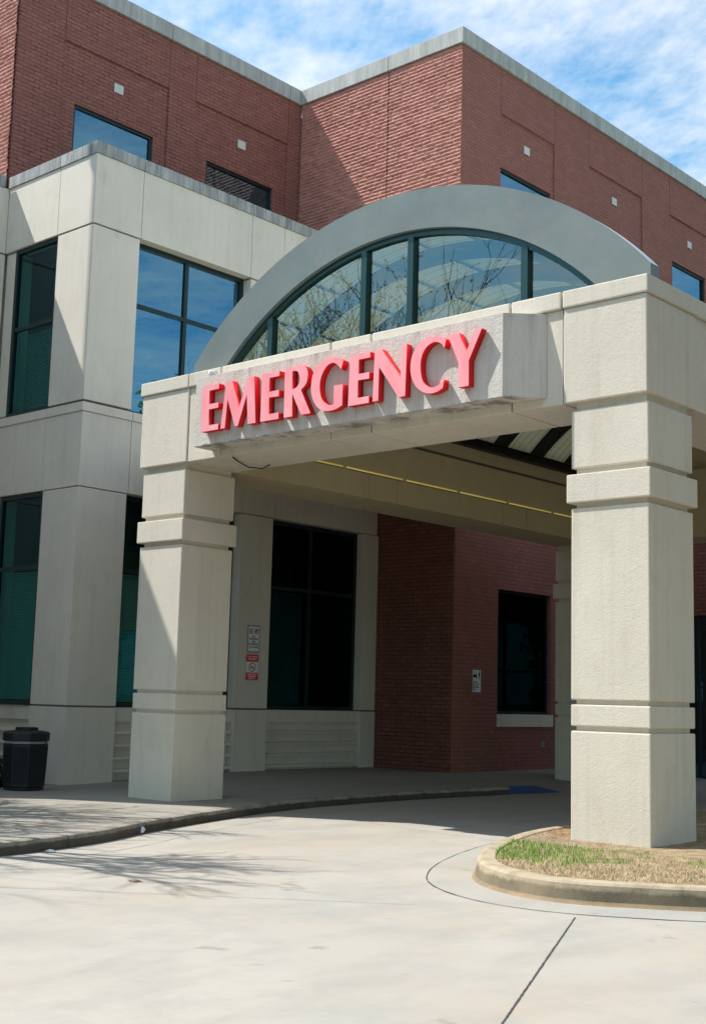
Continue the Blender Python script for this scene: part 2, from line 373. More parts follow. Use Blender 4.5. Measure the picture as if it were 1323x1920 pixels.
def window(ax, face, u0, u1, z0, z1, parent, us=(), zs=(), gm='glass', fm='frame', fw=.07, blinds=None, room=2.2, roommat='room', label=None):
    """glass line at `face`; frame 8 cm deep around it"""
    L = [fb(ax, face, u0, u0+fw, -.05, .05, z0, z1), fb(ax, face, u1-fw, u1, -.05, .05, z0, z1),
         fb(ax, face, u0+fw, u1-fw, -.05, .05, z0, z0+fw), fb(ax, face, u0+fw, u1-fw, -.05, .05, z1-fw, z1)]
    zb = [z0+fw, *[c for z in zs for c in (z-fw*.45, z+fw*.45)], z1-fw]
    for u in us: L.append(fb(ax, face, u-fw*.5, u+fw*.5, -.045, .046, z0+fw, z1-fw))
    ub = [u0+fw, *[c for u in us for c in (u-fw*.5, u+fw*.5)], u1-fw]
    for z in zs:
        for k in range(0, len(ub), 2): L.append(fb(ax, face, ub[k], ub[k+1], -.04, .04, z-fw*.45, z+fw*.45))
    f = obj('window', boxes(L), M[fm], parent, label=label, weld=False)
    for k in range(0, len(ub), 2):
        for j in range(0, len(zb), 2):
            bm = bmesh.new(); q = fb(ax, face, ub[k], ub[k+1], 0, 0, zb[j], zb[j+1])
            if ax == 'B': quad(bm, (q[0], q[2], q[4]), (q[0], q[3], q[4]), (q[0], q[3], q[5]), (q[0], q[2], q[5]))
            else: quad(bm, (q[0], q[2], q[4]), (q[1], q[2], q[4]), (q[1], q[2], q[5]), (q[0], q[2], q[5]))
            obj('pane', bm, M[gm], f)
    if blinds:
        bm = bmesh.new()
        for (ba, bb, bz0, bz1) in blinds:
            z = bz0
            while z < bz1:
                q0 = fb(ax, face, ba, bb, -.16, -.12, z, z+.036)
                if ax == 'B': quad(bm, (q0[0], q0[2], q0[5]), (q0[0], q0[3], q0[5]), (q0[1], q0[3], q0[4]), (q0[1], q0[2], q0[4]))
                else: quad(bm, (q0[0], q0[3], q0[5]), (q0[1], q0[3], q0[5]), (q0[1], q0[2], q0[4]), (q0[0], q0[2], q0[4]))
                z += .042
        obj('blinds', bm, M['blind'], f)
    # the room behind, open towards the glass
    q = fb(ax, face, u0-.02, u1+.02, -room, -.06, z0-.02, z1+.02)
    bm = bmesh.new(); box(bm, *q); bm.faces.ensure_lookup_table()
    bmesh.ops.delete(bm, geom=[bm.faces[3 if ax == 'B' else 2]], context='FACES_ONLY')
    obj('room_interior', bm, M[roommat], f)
    return f

# ------------------------------------------------------------------ solved levels (metres)
C2, C3, C1 = -14.03, -11.57, -17.36         # cream wing face, brick main face, upper brick face (all look +X)
D0, G0 = 1.975, 11.375                      # cream wing south face, brick south face
ZC, ZR = 13.154, 18.87                      # cream parapet top, brick parapet top

# =================================================================== HOSPITAL BUILDING
B = thing('hospital_building', 'tall red brick and cream hospital building with dark windows behind the canopy', 'building', (-14, 2, -.26))
# ---- brick: main face looking +X (right)
pan_r = [(13.1, 15.7, 13.3, 17.17), (17.5, 20.6, 13.3, 17.17), (22.35, 25.5, 13.3, 17.17), (27.2, 30.3, 13.3, 17.17), (32, 35.1, 13.3, 17.17)]
win_r = [(13.17, 15.58, 13.9, 15.7), (17.85, 20.25, 13.6, 15.05), (22.58, 24.85, 13.9, 15.7), (27.5, 29.9, 13.9, 15.7), (32.3, 34.7, 13.9, 15.7)]
low_r = (13.19, 15.6, 1.30, 4.44)
obj('brick_wall', slab('B', C3-.05, .28, G0+.05, 40, -.3, 18.44, win_r+[low_r]), M['brick_xf'], B)
bm = slab('B', C3, .049, G0+.0, 40, -.3, 18.44, pan_r+[low_r])
obj('brick_wall', bm, M['brick_xf'], B)
for y in (13.1, 15.7, 17.5, 20.6, 22.35):
    obj('control_joint', boxes([(C3-.02, C3+.003, y-.008, y+.008, 17.18, 18.43)]), M['brickjoint'], B)
for k, w in enumerate(win_r):
    window('B', C3-.16, *w, B, gm='glass_hi')
for a, z in ((14.36, 16.54), (18.98, 16.54), (23.72, 16.54), (28.6, 16.54), (33.4, 16.54)):
    obj('wall_tile', boxes([(C3-.04, C3-.02, a-.13, a+.13, z-.11, z+.11)]), M['tile'], B)
window('B', C3-.16, low_r[0], low_r[1], low_r[2], low_r[3], B, gm='glass_low', label='dark window above a pale sill in the shaded brick wall')
obj('window_sill', boxes([(C3-.1, C3+.05, 13.17, 15.66, .98, 1.295)]), M['stucco_smooth'], B, bevel=.01)
YN = 18.0  # north wing added to block light behind the canopy; only its glass shows
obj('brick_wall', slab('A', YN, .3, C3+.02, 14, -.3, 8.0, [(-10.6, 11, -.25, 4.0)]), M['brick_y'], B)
obj('brick_wall', boxes([(13.7, 14, YN+.31, 26, -.3, 8.0)]), M['brick_xf'], B)
obj('coping', boxes([(C3+.02, 14.05, YN-.05, YN+.36, 8.003, 8.25)]), M['coping_light'], B, bevel=.008)
obj('roof', boxes([(C3+.02, 13.9, YN+.37, 26, 7.7, 7.8)]), M['roofing'], B)
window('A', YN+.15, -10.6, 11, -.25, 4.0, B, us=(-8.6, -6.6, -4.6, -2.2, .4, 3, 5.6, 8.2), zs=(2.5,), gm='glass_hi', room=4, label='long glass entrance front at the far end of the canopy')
obj('outlet_box', boxes([(C3, C3+.04, 15.16, 15.27, .46, .61)]), M['alum'], B, bevel=.005)
# ---- brick: south face between the wings
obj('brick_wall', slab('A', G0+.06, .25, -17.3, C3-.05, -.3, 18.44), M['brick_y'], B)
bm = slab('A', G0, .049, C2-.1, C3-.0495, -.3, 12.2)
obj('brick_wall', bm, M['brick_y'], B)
def rock_face(x0, x1, y, z0, z1, step=.026):
    """split-faced bricks really modelled: each course bulges, each brick sits a little in or out"""
    bm = bmesh.new(); nx = int((x1-x0)/step); nz = int((z1-z0)/(.1/4))
    rows = []
    random.seed(11); rnd = {}
    for j in range(nz+1):
        z = z0 + j*.025; row = []
        cz = int(math.floor(z/.1+1e-6)); v = (z/.1) - cz
        if cz not in rnd: rnd[cz] = (random.random()*.3, {})
        for i in range(nx+1):
            x = x0 + (x1-x0)*i/nx
            k = int(math.floor((x+rnd[cz][0])/.3)); u = (x+rnd[cz][0])/.3 - k
            d = rnd[cz][1].setdefault(k, random.uniform(-.009, .010))
            prof = (0, .017, .028, .021)[j % 4]
            edge = min(u, 1-u)*.3
            if edge < .02: prof *= .45
            h = prof + (d if prof > .01 else 0) + .014*(noise.noise(Vector((x*9, z*14, 1.7))))*(1 if prof > .01 else .3) + .006*noise.noise(Vector((x*30, z*30, 5)))
            row.append(bm.verts.new((x + .01*noise.noise(Vector((z*20, 3, x*5))), y - h, z)))
        rows.append(row)
    for j in range(nz):
        for i in range(nx):
            bm.faces.new((rows[j][i], rows[j][i+1], rows[j+1][i+1], rows[j+1][i]))
    return bm
obj('brick_wall', rock_face(-17.31, -14.055, G0, 12.2, 18.44), M['rock'], B, smooth=False, weld=False)
obj('brick_wall', rock_face(-14.025, C3+.005, G0, 12.2, 18.44), M['rock'], B, smooth=False, weld=False)
obj('control_joint', boxes([(-14.055, -14.025, G0-.004, G0+.05, 12.2, 18.43)]), M['brickjoint'], B)
# ---- brick: face above the cream wing
pan_l = [(3.27, 6.52, 13.2, 17.13), (7.42, 10.87, 13.2, 17.13)]
win_l = [(3.67, 6.11, 13.5, 15.65), (7.92, 10.37, 13.5, 15.65)]
obj('brick_wall', slab('B', C1-.05, .28, 1.98, G0+.05, 12.7, 18.44, win_l), M['brick_x'], B)
obj('brick_wall', slab('B', C1, .049, 1.98, G0+.02, 12.7, 18.44, pan_l), M['brick_x'], B)
for y in (3.27, 6.5, 7.42, 10.88):
    obj('control_joint', boxes([(C1-.02, C1+.003, y-.008, y+.008, 17.14, 18.43)]), M['brickjoint'], B)
for w in win_l: window('B', C1-.15, *w, B, gm='glass_hi')
for a in (4.94, 9.14):
    obj('wall_tile', boxes([(C1-.04, C1-.02, a-.14, a+.14, 16.38, 16.61)]), M['tile'], B)
obj('brick_wall', rock_face(-19.6, C1-.002, 1.93, 12.9, 18.44), M['rock'], B, weld=False)
obj('brick_wall', slab('A', 1.96, .3, -45, C1-.02, 12.7, 18.44), M['brick_y'], B)
# ---- copings of the brick
def coping(lst, m): return obj('coping', boxes(lst), M[m], B, bevel=.008)
ys = [1.90, 6.5, 10.86]
coping([(C1-.35, C1+.06, 1.87, 6.495, 18.443, ZR)], 'coping_light'); coping([(C1-.35, C1+.06, 6.51, 10.85, 18.443, ZR)], 'coping_light')
coping([(C1-.35, C1+.06, 10.865, G0-.075, 18.443, ZR)], 'coping_light')
coping([(C1-.35, -14.045, G0-.07, G0+.4, 18.443, ZR)], 'coping_light'); coping([(-14.03, C3-.36, G0-.07, G0+.4, 18.443, ZR)], 'coping_light')
coping([(C3-.355, C3+.06, G0-.07, 13.1, 18.443, ZR)], 'coping_light')
yy = [13.115, 15.7, 17.5, 20.6, 25.4, 30.2, 35, 40]
for a, b in zip(yy[:-1], yy[1:]): coping([(C3-.355, C3+.06, a, b-.015, 18.443, ZR)], 'coping_light')
coping([(-45, C1-.36, 1.87, 2.25, 18.443, ZR)], 'coping_light')
obj('roof', boxes([(-45, C1-.3, 2.1, 40, 18.2, 18.3), (C1-.3, C3-.3, G0+.3, 40, 18.2, 18.3)]), M['roofing'], B)

# ---- cream wing: shafts, bands, parapet
def shafts(nm, lst): 
    return obj(nm, boxes(lst), M['stucco_smooth'], B, bevel=.008)
I = .02
def pil(x0, x1, y0, y1):
    shafts('pilaster', [(x0, x1, y0, y1, -.35, 1.272)]); 
    obj('pilaster_joint', boxes([(x0+.03, x1-.035, y0+.03, y1-.03, 1.2725, 1.3095)]), M['joint'], B)
    shafts('pilaster', [(x0, x1-.012, y0+.012, y1-.0, 1.31, 5.735)])
    shafts('pilaster', [(x0, x1-.006, y0+.006, y1, 7.56, 11.325)])
    for za, zb in ((5.7355, 5.75), (7.53, 7.56), (11.3255, 11.36)): obj('pilaster_joint', boxes([(x0+.03, x1-.05, y0+.04, y1-.03, za, zb)]), M['joint'], B)
pil(-15.28, C2, D0, 3.22)
pil(C2-.45, C2, 6.54, 7.57)
pil(C2-.45, C2, 10.82, G0-.003)
pil(-17.28, -16.93, D0+.05, D0+.5)
def band(z0, z1, out=0, m='stucco_smooth', nm='spandrel', jA=(-15.31,), jB=(3.25, 6.53, 7.61), th=.42, bev=.006):
    g = .007
    # corner block (L-shaped: one solid)
    L = [(-15.31+g, C2+out, D0-out, 3.25-g, z0, z1)]
    obj(nm, boxes(L), M[m], B, bevel=bev)
    obj(nm, boxes([(-17.28, -15.31-g, D0-out, D0+th, z0, z1)]), M[m], B, bevel=bev)
    for a, b in ((3.25, 6.53), (6.53, 7.61), (7.61, G0-.07)):
        obj(nm, boxes([(C2-th, C2+out, a+g, b-g, z0, z1)]), M[m], B, bevel=bev)
    obj('panel_joint', boxes([(-17.2, -15.2, D0+.03, D0+.25, z0+.02, z1-.02), (C2-.25, C2-.03, 3.2, G0-.1, z0+.02, z1-.02)]), M['joint'], B)
band(5.752, 7.308)
band(7.312, 7.50, .028, nm='ledge')
band(11.362, 12.888)
band(12.892, ZC, .03, 'coping', 'coping', th=.4)
# window bays
bl_low = dict(gm='glass_low', roommat='room')
GB = C2-.30; GA = D0+.11
window('B', GB, 3.22, 6.54, 7.50, 11.362, B, us=(4.80,), zs=(9.95,), gm='glass_hi', fw=.10, blinds=[(3.3, 4.74, 7.6, 9.88), (4.86, 6.45, 7.6, 9.88)], label='large four-pane window of the cream wing beside the arch')
window('B', GB, 7.57, 10.82, 7.50, 11.362, B, us=(9.15,), zs=(9.95,), gm='glass', fw=.10)
window('A', GA, -16.93, -15.28, 7.50, 11.362, B, zs=(9.5,), gm='glass', fw=.10, blinds=[(-16.85, -15.35, 7.6, 9.4)])
window('B', GB, 3.22, 6.54, 1.28, 5.752, B, us=(4.80,), zs=(4.15,), gm='glass', fw=.10, blinds=[(3.3, 4.74, 1.4, 4.08), (4.86, 6.45, 1.4, 4.08)])
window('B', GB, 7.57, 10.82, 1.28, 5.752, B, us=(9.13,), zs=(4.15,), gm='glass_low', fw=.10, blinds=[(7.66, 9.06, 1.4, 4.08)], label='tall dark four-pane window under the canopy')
window('A', GA, -16.93, -15.28, 1.28, 5.752, B, zs=(4.15,), gm='glass', fw=.10, blinds=[(-16.85, -15.35, 1.4, 4.08)])
# ribbed base panels below the low windows
def base_panel(ax, face, u0, u1):
    bm = bmesh.new()
    prof = [(-.30, -.12), (.02, -.12)]
    pts = [(1.279, -.10), (.99, -.10), (.985, -.20)]
    z = .985
    while z > -.2:
        pts += [(z-.17, -.20), (z-.205, -.075), (z-.245, -.070), (z-.25, -.20)]; z -= .26
    pts += [(-.35, -.20)]
    P = (lambda u, d, z: (face+d, u, z)) if ax == 'B' else (lambda u, d, z: (u, face-d, z))
    for (za, da), (zb, db) in zip(pts[:-1], pts[1:]):
        quad(bm, P(u0, da, za), P(u0, db, zb), P(u1, db, zb), P(u1, da, za))
    quad(bm, P(u0, -.10, 1.279), P(u1, -.10, 1.279), P(u1, -.4, 1.279), P(u0, -.4, 1.279))
    obj('base_panel', bm, M['stucco_smooth'], B)
base_panel('B', C2, 3.22, 6.54); base_panel('B', C2, 7.57, 10.82); base_panel('A', D0, -16.93, -15.28)
obj('roof', boxes([(-17.3, C2-.38, D0+.35, G0, 12.6, 12.75)]), M['roofing'], B)
# ---- west wing stepping forward (mostly beyond the left edge): parapet, bands and pilaster beside the inner corner
W = C2-3.25
for z0, z1, o_, m in ((11.362, 12.888, 0, 'stucco_smooth'), (12.892, ZC, .03, 'coping'), (5.752, 7.308, 0, 'stucco_smooth'), (7.312, 7.5, .028, 'stucco_smooth')):
    obj('coping' if m == 'coping' else 'spandrel', boxes([(W-.4, W+o_, -2.66, D0-.004 if m != 'coping' else D0-.12, z0, z1)]), M[m], B, bevel=.006)
for z0, z1 in ((-.35, 1.272), (1.31, 5.735), (7.56, 11.325)):
    shafts('pilaster', [(W-.45, W-.006, -.3, D0-.004, z0, z1)])
obj('wing_wall', slab('B', W-.3, .14, -2.65, D0+.6, -.3, 12.5), M['stucco_smooth'], B)
obj('wing_wall', boxes([(W-.5, -15.4, -4.2, -2.66, -.35, 12.9), (-45, W-.5, -4.2, -3.9, -.35, 12.9)]), M['stucco_smooth'], B)
obj('coping', boxes([(W-.5, -15.37, -4.23, -2.64, 12.905, ZC), (-45, W-.51, -4.23, -3.85, 12.905, ZC)]), M['coping'], B, bevel=.008)
obj('roof', boxes([(-45, W-.4, -3.85, 1.9, 12.5, 12.6)]), M['roofing'], B)
obj('shadow_tower', boxes([(-19.0, -18.5, -4.15, -.6, 12.6, 20.3)]), M['brick_x'], B)  # unseen brick slab added to cast shade on the kerb and drive
obj('coping', boxes([(-19.05, -18.45, -4.2, -.55, 20.3, 20.7)]), M['coping_light'], B)

# =================================================================== ENTRANCE CANOPY
K = thing('entrance_canopy', 'cream stucco hospital drive-through canopy on square columns with grey arched top', 'canopy', (-4.83, 0, 0))
CL, CR, YE = -9.67, 0.0, 13.9
ZS, ZP, ZK = 5.362, 6.607, 6.835            # soffit, cap underside, cap top
def kb(nm, lst, m='stucco', bev=.018): return obj(nm, boxes(lst), M[m], K, bevel=bev)
def column(x0, x1, y0, y1, zb):
    c = obj('column', boxes([(x0+.05, x1-.05, y0+.05, y1-.05, zb, ZS)]), M['stucco'], K)
    for z0, z1, e in ((zb, 1.276, 0), (1.334, 1.594, 0), (1.650, 4.016, 0), (4.080, 4.441, .045), (4.518, 5.262, 0)):
        obj('column_drum', boxes([(x0-e, x1+e, y0-e, y1+e, z0, z1)]), M['stucco'], c, bevel=.016)
    return c
column(-1.123, -.043, .076, 1.194, -.2)
column(-9.581, -8.512, .076, 1.194, -.3)
column(-1.123, -.043, 12.75, 13.87, -.2)
column(-9.581, -8.512, 12.75, 13.87, -.3)
e = .03
# corner blocks and front beam
kb('beam_block', [(-1.215, -.03, e, 1.28, ZS, ZP-.004)])
kb('beam_block', [(CL+.03, -8.455, e, 1.28, ZS, ZP-.004)])
g = .010
xs = [-8.445, -7.65, -5.25, -4.455, -2.02, -1.225]
for a, b in zip(xs[:-1], xs[1:]):
    kb('beam_block', [(a+g, b-g, e+.02, 1.19, ZS, ZP-.004)], bev=.010)
obj('beam_core', boxes([(CL+.2, CR-.2, .12, 1.1, ZS+.03, ZP), (CL+.15, -8.6, .9, YE-.1, ZS+.03, ZP), (-1.1, CR-.15, .9, YE-.1, ZS+.03, ZP)]), M['joint'], K)
# caps
kb('cap', [(-1.215, CR, 0, 1.305, ZP, ZK)]); kb('cap', [(CL, -8.455, 0, 1.305, ZP, ZK)])
for a, b in zip(xs[:-1], xs[1:]): kb('cap', [(a+g+.006, b-g-.006, .0, .55, ZP, ZK)])
# side beams
yj = [1.29, 4.6, 5.43, 8.98, 9.85, 12.7, YE]
for a, b in zip(yj[:-1], yj[1:]):
    kb('beam_block', [(-1.2, -.05, a+g, b-g, ZS, ZP-.004)], bev=.010)
    kb('cap', [(-.55, -.005, a+g+.006, b-g-.006, ZP, ZK)])
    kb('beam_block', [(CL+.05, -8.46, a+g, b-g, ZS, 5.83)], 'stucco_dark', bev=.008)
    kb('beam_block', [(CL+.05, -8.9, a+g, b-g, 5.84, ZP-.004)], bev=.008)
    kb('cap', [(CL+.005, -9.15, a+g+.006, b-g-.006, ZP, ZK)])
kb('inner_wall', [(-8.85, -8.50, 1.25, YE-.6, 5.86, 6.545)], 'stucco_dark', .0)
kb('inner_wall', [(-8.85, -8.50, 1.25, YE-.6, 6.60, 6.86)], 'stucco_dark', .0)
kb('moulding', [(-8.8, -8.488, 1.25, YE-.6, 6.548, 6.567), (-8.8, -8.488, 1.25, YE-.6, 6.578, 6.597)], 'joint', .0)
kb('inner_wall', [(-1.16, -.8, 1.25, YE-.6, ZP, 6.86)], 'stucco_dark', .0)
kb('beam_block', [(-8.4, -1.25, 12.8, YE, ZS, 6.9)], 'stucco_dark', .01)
bm = bmesh.new()
for z, rev in ((6.62, True), (6.76, False)):
    f = bm.faces.new([bm.verts.new((x, y, z)) for x, y in ((C2+.01, 4.6), (-9.66, 2.0), (-9.66, 11.30), (C2+.01, 11.30))])
bmesh.ops.bridge_loops(bm, edges=bm.edges[:])
obj('shade_roof', bm, M['stucco_dark'], K)  # hidden roof added to darken the gap between canopy and cream wing
# steel carrying beams
for x0, x1 in ((-8.56, -8.34), (-1.32, -1.12)):
    kb('steel_beam', [(x0, x1, .95, 12.8, 6.862, 6.885), (x0+.08, x1-.08, .95, 12.8, 6.885, 7.03), (x0, x1, .95, 12.8, 7.03, 7.05)], 'steel', 0)
# vault
VX, VZ, VR = -4.83, 3.45, 5.30
def arc(cx, cz, r, a0, a1, n): return [(cx + r*math.sin(a0+(a1-a0)*i/n), cz + r*math.cos(a0+(a1-a0)*i/n)) for i in range(n+1)]
aspr = math.acos((6.95-VZ)/VR)
def arch_shell(bm, cx, cz, ri, ro, y0, y1, a, n=48, mi=0):
    I_, O_ = arc(cx, cz, ri, -a, a, n), arc(cx, cz, ro, -a, a, n)
    for i in range(n):
        (x0, z0), (x1, z1) = I_[i], I_[i+1]; (X0, Z0), (X1, Z1) = O_[i], O_[i+1]
        quad(bm, (x0, y0, z0), (x1, y0, z1), (X1, y0, Z1), (X0, y0, Z0)); quad(bm, (X0, y1, Z0), (X1, y1, Z1), (x1, y1, z1), (x0, y1, z0))
        quad(bm, (x0, y1, z0), (x1, y1, z1), (x1, y0, z1), (x0, y0, z0)); quad(bm, (X0, y0, Z0), (X1, y0, Z1), (X1, y1, Z1), (X0, y1, Z0))
    for i, s in ((0, 1), (n, -1)):
        (x0, z0), (X0, Z0) = I_[i], O_[i]
        quad(bm, (x0, y0, z0), (X0, y0, Z0), (X0, y1, Z0), (x0, y1, z0))
bm = bmesh.new(); pa = arc(VX, VZ, VR, -aspr, aspr, 48)
for (xa, za_), (xb, zb_) in zip(pa[:-1], pa[1:]): quad(bm, (xa, .89, za_), (xb, .89, zb_), (xb, 13.3, zb_), (xa, 13.3, za_))
obj('vault_skin', bm, M['vaultpanel'], K)
y = 1.97
while y < 13:
    bm = bmesh.new(); arch_shell(bm, VX, VZ, VR-.24, VR-.004, y-.09, y+.09, aspr-.02, 40); obj('vault_rib', bm, M['steel'], K); y += 1.39
for k in range(-3, 4):
    a = k*.19; x = VX+(VR-.05)*math.sin(a); z = VZ+(VR-.05)*math.cos(a)
    kb('purlin', [(x-.018, x+.018, .9, 13.2, z-.018, z+.018)], 'steel', 0)
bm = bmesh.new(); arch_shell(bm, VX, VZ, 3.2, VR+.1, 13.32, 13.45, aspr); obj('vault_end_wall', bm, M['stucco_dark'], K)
kb('flashing', [(-.62, -.56, .95, YE, 6.84, 6.99), (-9.1, -9.04, .95, YE, 6.84, 6.99)], 'flash', 0)
kb('gutter', [(-.90, -.60, .86, YE, 6.99, 7.06), (-9.05, -8.78, .86, YE, 6.99, 7.06)], 'flash', 0)
# grey arch with its window
AX, AY0, AY1 = -4.70, .66, .88
def arch_front():
    ri, ci, ro, co = 5.02, 3.55, 5.85, 3.335   # radii and centre heights of the two curves
    bm = bmesh.new(); n = 72; zb = 6.84
    def curve(r, c, xl, xr):
        return [(xl+(xr-xl)*i/n, c + math.sqrt(max(0, r*r-(xl+(xr-xl)*i/n-AX)**2))) for i in range(n+1)]
    hw_i = math.sqrt(ri*ri-(6.9-ci)**2)
    I_ = curve(ri, ci, AX-hw_i, AX+hw_i); O_ = curve(ro, co, -9.08, -.32)
    for i in range(n):
        (x0, z0), (x1, z1) = I_[i], I_[i+1]; (X0, Z0), (X1, Z1) = O_[i], O_[i+1]
        quad(bm, (x0, AY0, z0), (x1, AY0, z1), (X1, AY0, Z1), (X0, AY0, Z0)); quad(bm, (X0, AY1, Z0), (X1, AY1, Z1), (x1, AY1, z1), (x0, AY1, z0))
        quad(bm, (x0, AY1, z0), (x1, AY1, z1), (x1, AY0, z1), (x0, AY0, z0)); quad(bm, (X0, AY0, Z0), (X1, AY0, Z1), (X1, AY1, Z1), (X0, AY1, Z0), 1)
    for (xi, zi), (xo, zo) in ((I_[0], O_[0]), (I_[-1], O_[-1])):
        quad(bm, (xi, AY0, zi), (xo, AY0, zo), (xo, AY0, zb), (xi, AY0, zb)); quad(bm, (xo, AY0, zo), (xo, AY1, zo), (xo, AY1, zb), (xo, AY0, zb))
        quad(bm, (xi, AY1, zi), (xo, AY1, zo), (xo, AY1, zb), (xi, AY1, zb)); quad(bm, (xi, AY0, zi), (xi, AY1, zi), (xi, AY1, zb), (xi, AY0, zb))
    bmesh.ops.remove_doubles(bm, verts=bm.verts, dist=1e-5); bmesh.ops.recalc_face_normals(bm, faces=bm.faces)
    obj('arch', bm, [M['arch'], M['flash']], K)
    # window: frame ring, mullions, panes
    bars = (-7.31, -5.28, -4.35, -2.30)
    z0 = 6.84; fr = bmesh.new(); n2 = 60
    ro2, ri2 = ri-.002, ri-.085
    a = math.acos((6.9-ci)/ro2)
    arch_shell(fr, AX, ci, ri2, ro2, .735, .84, a, n2)
    box(fr, AX-hw_i+.02, AX+hw_i-.02, .74, .835, z0, z0+.07)
    top = lambda x, r=ri2: ci + math.sqrt(r*r-(x-AX)**2)
    f = obj('arched_window', fr, M['frame_teal'], K)
    for x in bars:
        obj('mullion', boxes([(x-.055, x+.055, .72, .85, z0+.071, top(x)+.01)]), M['frame_teal'], f)
    ed = [AX-hw_i+.12, *[c for x in bars for c in (x-.05, x+.05)], AX+hw_i-.12]
    for k in range(0, len(ed), 2):
        bm = bmesh.new(); m_ = 16; a_, b_ = ed[k], ed[k+1]
        lo = [bm.verts.new((a_+(b_-a_)*i/m_, .79, z0+.06)) for i in range(m_+1)]
        hi = [bm.verts.new((a_+(b_-a_)*i/m_, .79, max(z0+.08, top(a_+(b_-a_)*i/m_, ri2+.01)))) for i in range(m_+1)]
        for i in range(m_): bm.faces.new((lo[i], lo[i+1], hi[i+1], hi[i]))
        obj('pane', bm, M['glass_arch'], f)
arch_front()
kb('canopy_roof', [(-9.1, -.55, .55, .655, 6.70, 6.80)], 'roofing', 0)

# =================================================================== things on the canopy
S = thing('hospital_sign', 'pale stucco box sign with pink red raised letters reading EMERGENCY', 'sign', (-4.85, -.36, 5.475))
bm = bmesh.new()
xl, xr, xw, yf, yw = -7.84, -1.885, -1.47, -.35, .045
za, zb = 5.475, 6.589
P2 = [(xl, yf), (xr, yf), (xw, yw), (xl, yw)]
lo = [bm.verts.new((x, y, za)) for x, y in P2]; hi = [bm.verts.new((x, y, zb)) for x, y in P2]
for i in range(4): bm.faces.new((lo[i], lo[(i+1) % 4], hi[(i+1) % 4], hi[i]))
bm.faces.new(lo[::-1]); bm.faces.new(hi)
obj('sign_box', bm, M['sign_stucco'], S, bevel=.006)
LET = {
'E1':[[-7.55,6.390],[-7.166,6.390],[-7.163,6.31],[-7.379,6.304],[-7.377,6.087],[-7.162,6.089],[-7.163,6.006],[-7.376,6.004],[-7.368,5.75],[-7.147,5.75],[-7.148,5.66],[-7.54,5.66]],
'M':[[-7.004,6.39],[-6.864,6.39],[-6.697,5.928],[-6.522,6.39],[-6.38,6.39],[-6.316,5.66],[-6.487,5.66],[-6.527,6.127],[-6.703,5.66],[-6.773,5.66],[-6.955,6.112],[-6.994,5.66],[-7.092,5.66]],
'E2':[[-6.214,6.39],[-5.837,6.39],[-5.837,6.313],[-6.042,6.313],[-6.044,6.098],[-5.84,6.102],[-5.838,6.004],[-6.042,6.010],[-6.035,5.757],[-5.834,5.757],[-5.829,5.66],[-6.213,5.66]],
'R':[[-5.728,6.395],[-5.458,6.41],[-5.383,6.404],[-5.318,6.383],[-5.268,6.328],[-5.249,6.251],[-5.261,6.166],[-5.295,6.101],[-5.382,6.033],[-5.176,5.66],[-5.366,5.66],[-5.557,6.001],[-5.544,5.66],[-5.72,5.66]],
'Rh':[[-5.568,6.344],[-5.498,6.339],[-5.453,6.313],[-5.428,6.262],[-5.415,6.213],[-5.422,6.143],[-5.465,6.094],[-5.507,6.076],[-5.561,6.072]],
'G':[[-4.557,6.346],[-4.596,6.222],[-4.659,6.291],[-4.726,6.335],[-4.792,6.345],[-4.879,6.313],[-4.954,6.228],[-4.995,6.134],[-5.007,6.036],[-4.992,5.934],[-4.961,5.846],[-4.902,5.78],[-4.812,5.731],[-4.725,5.732],[-4.727,6.008],[-4.556,6.0],[-4.558,5.697],[-4.678,5.656],[-4.787,5.646],[-4.898,5.657],[-4.999,5.698],[-5.08,5.771],[-5.14,5.863],[-5.177,5.976],[-5.178,6.094],[-5.155,6.217],[-5.103,6.309],[-5.016,6.38],[-4.917,6.419],[-4.807,6.429],[-4.685,6.407],[-4.618,6.38]],
'E3':[[-4.43,6.395],[-4.052,6.395],[-4.051,6.312],[-4.262,6.313],[-4.263,6.104],[-4.063,6.106],[-4.062,6.010],[-4.268,6.016],[-4.269,5.762],[-4.06,5.762],[-4.059,5.665],[-4.447,5.665]],
'N':[[-3.971,6.398],[-3.847,6.398],[-3.495,5.939],[-3.486,6.398],[-3.392,6.398],[-3.407,5.67],[-3.527,5.67],[-3.884,6.148],[-3.887,5.67],[-3.989,5.67]],
'C':[[-2.719,6.347],[-2.746,6.228],[-2.791,6.293],[-2.857,6.33],[-2.923,6.343],[-3.01,6.32],[-3.076,6.269],[-3.119,6.204],[-3.144,6.11],[-3.145,6.003],[-3.128,5.903],[-3.099,5.827],[-3.042,5.766],[-2.964,5.726],[-2.888,5.726],[-2.823,5.748],[-2.74,5.803],[-2.762,5.691],[-2.843,5.658],[-2.929,5.644],[-3.028,5.654],[-3.129,5.699],[-3.22,5.774],[-3.284,5.872],[-3.317,5.975],[-3.323,6.084],[-3.303,6.198],[-3.255,6.289],[-3.178,6.366],[-3.079,6.412],[-2.969,6.425],[-2.859,6.409],[-2.771,6.378]],
'Y':[[-2.694,6.395],[-2.508,6.395],[-2.384,6.123],[-2.246,6.395],[-2.137,6.395],[-2.34,6.001],[-2.338,5.66],[-2.506,5.66],[-2.512,6.002]],
}
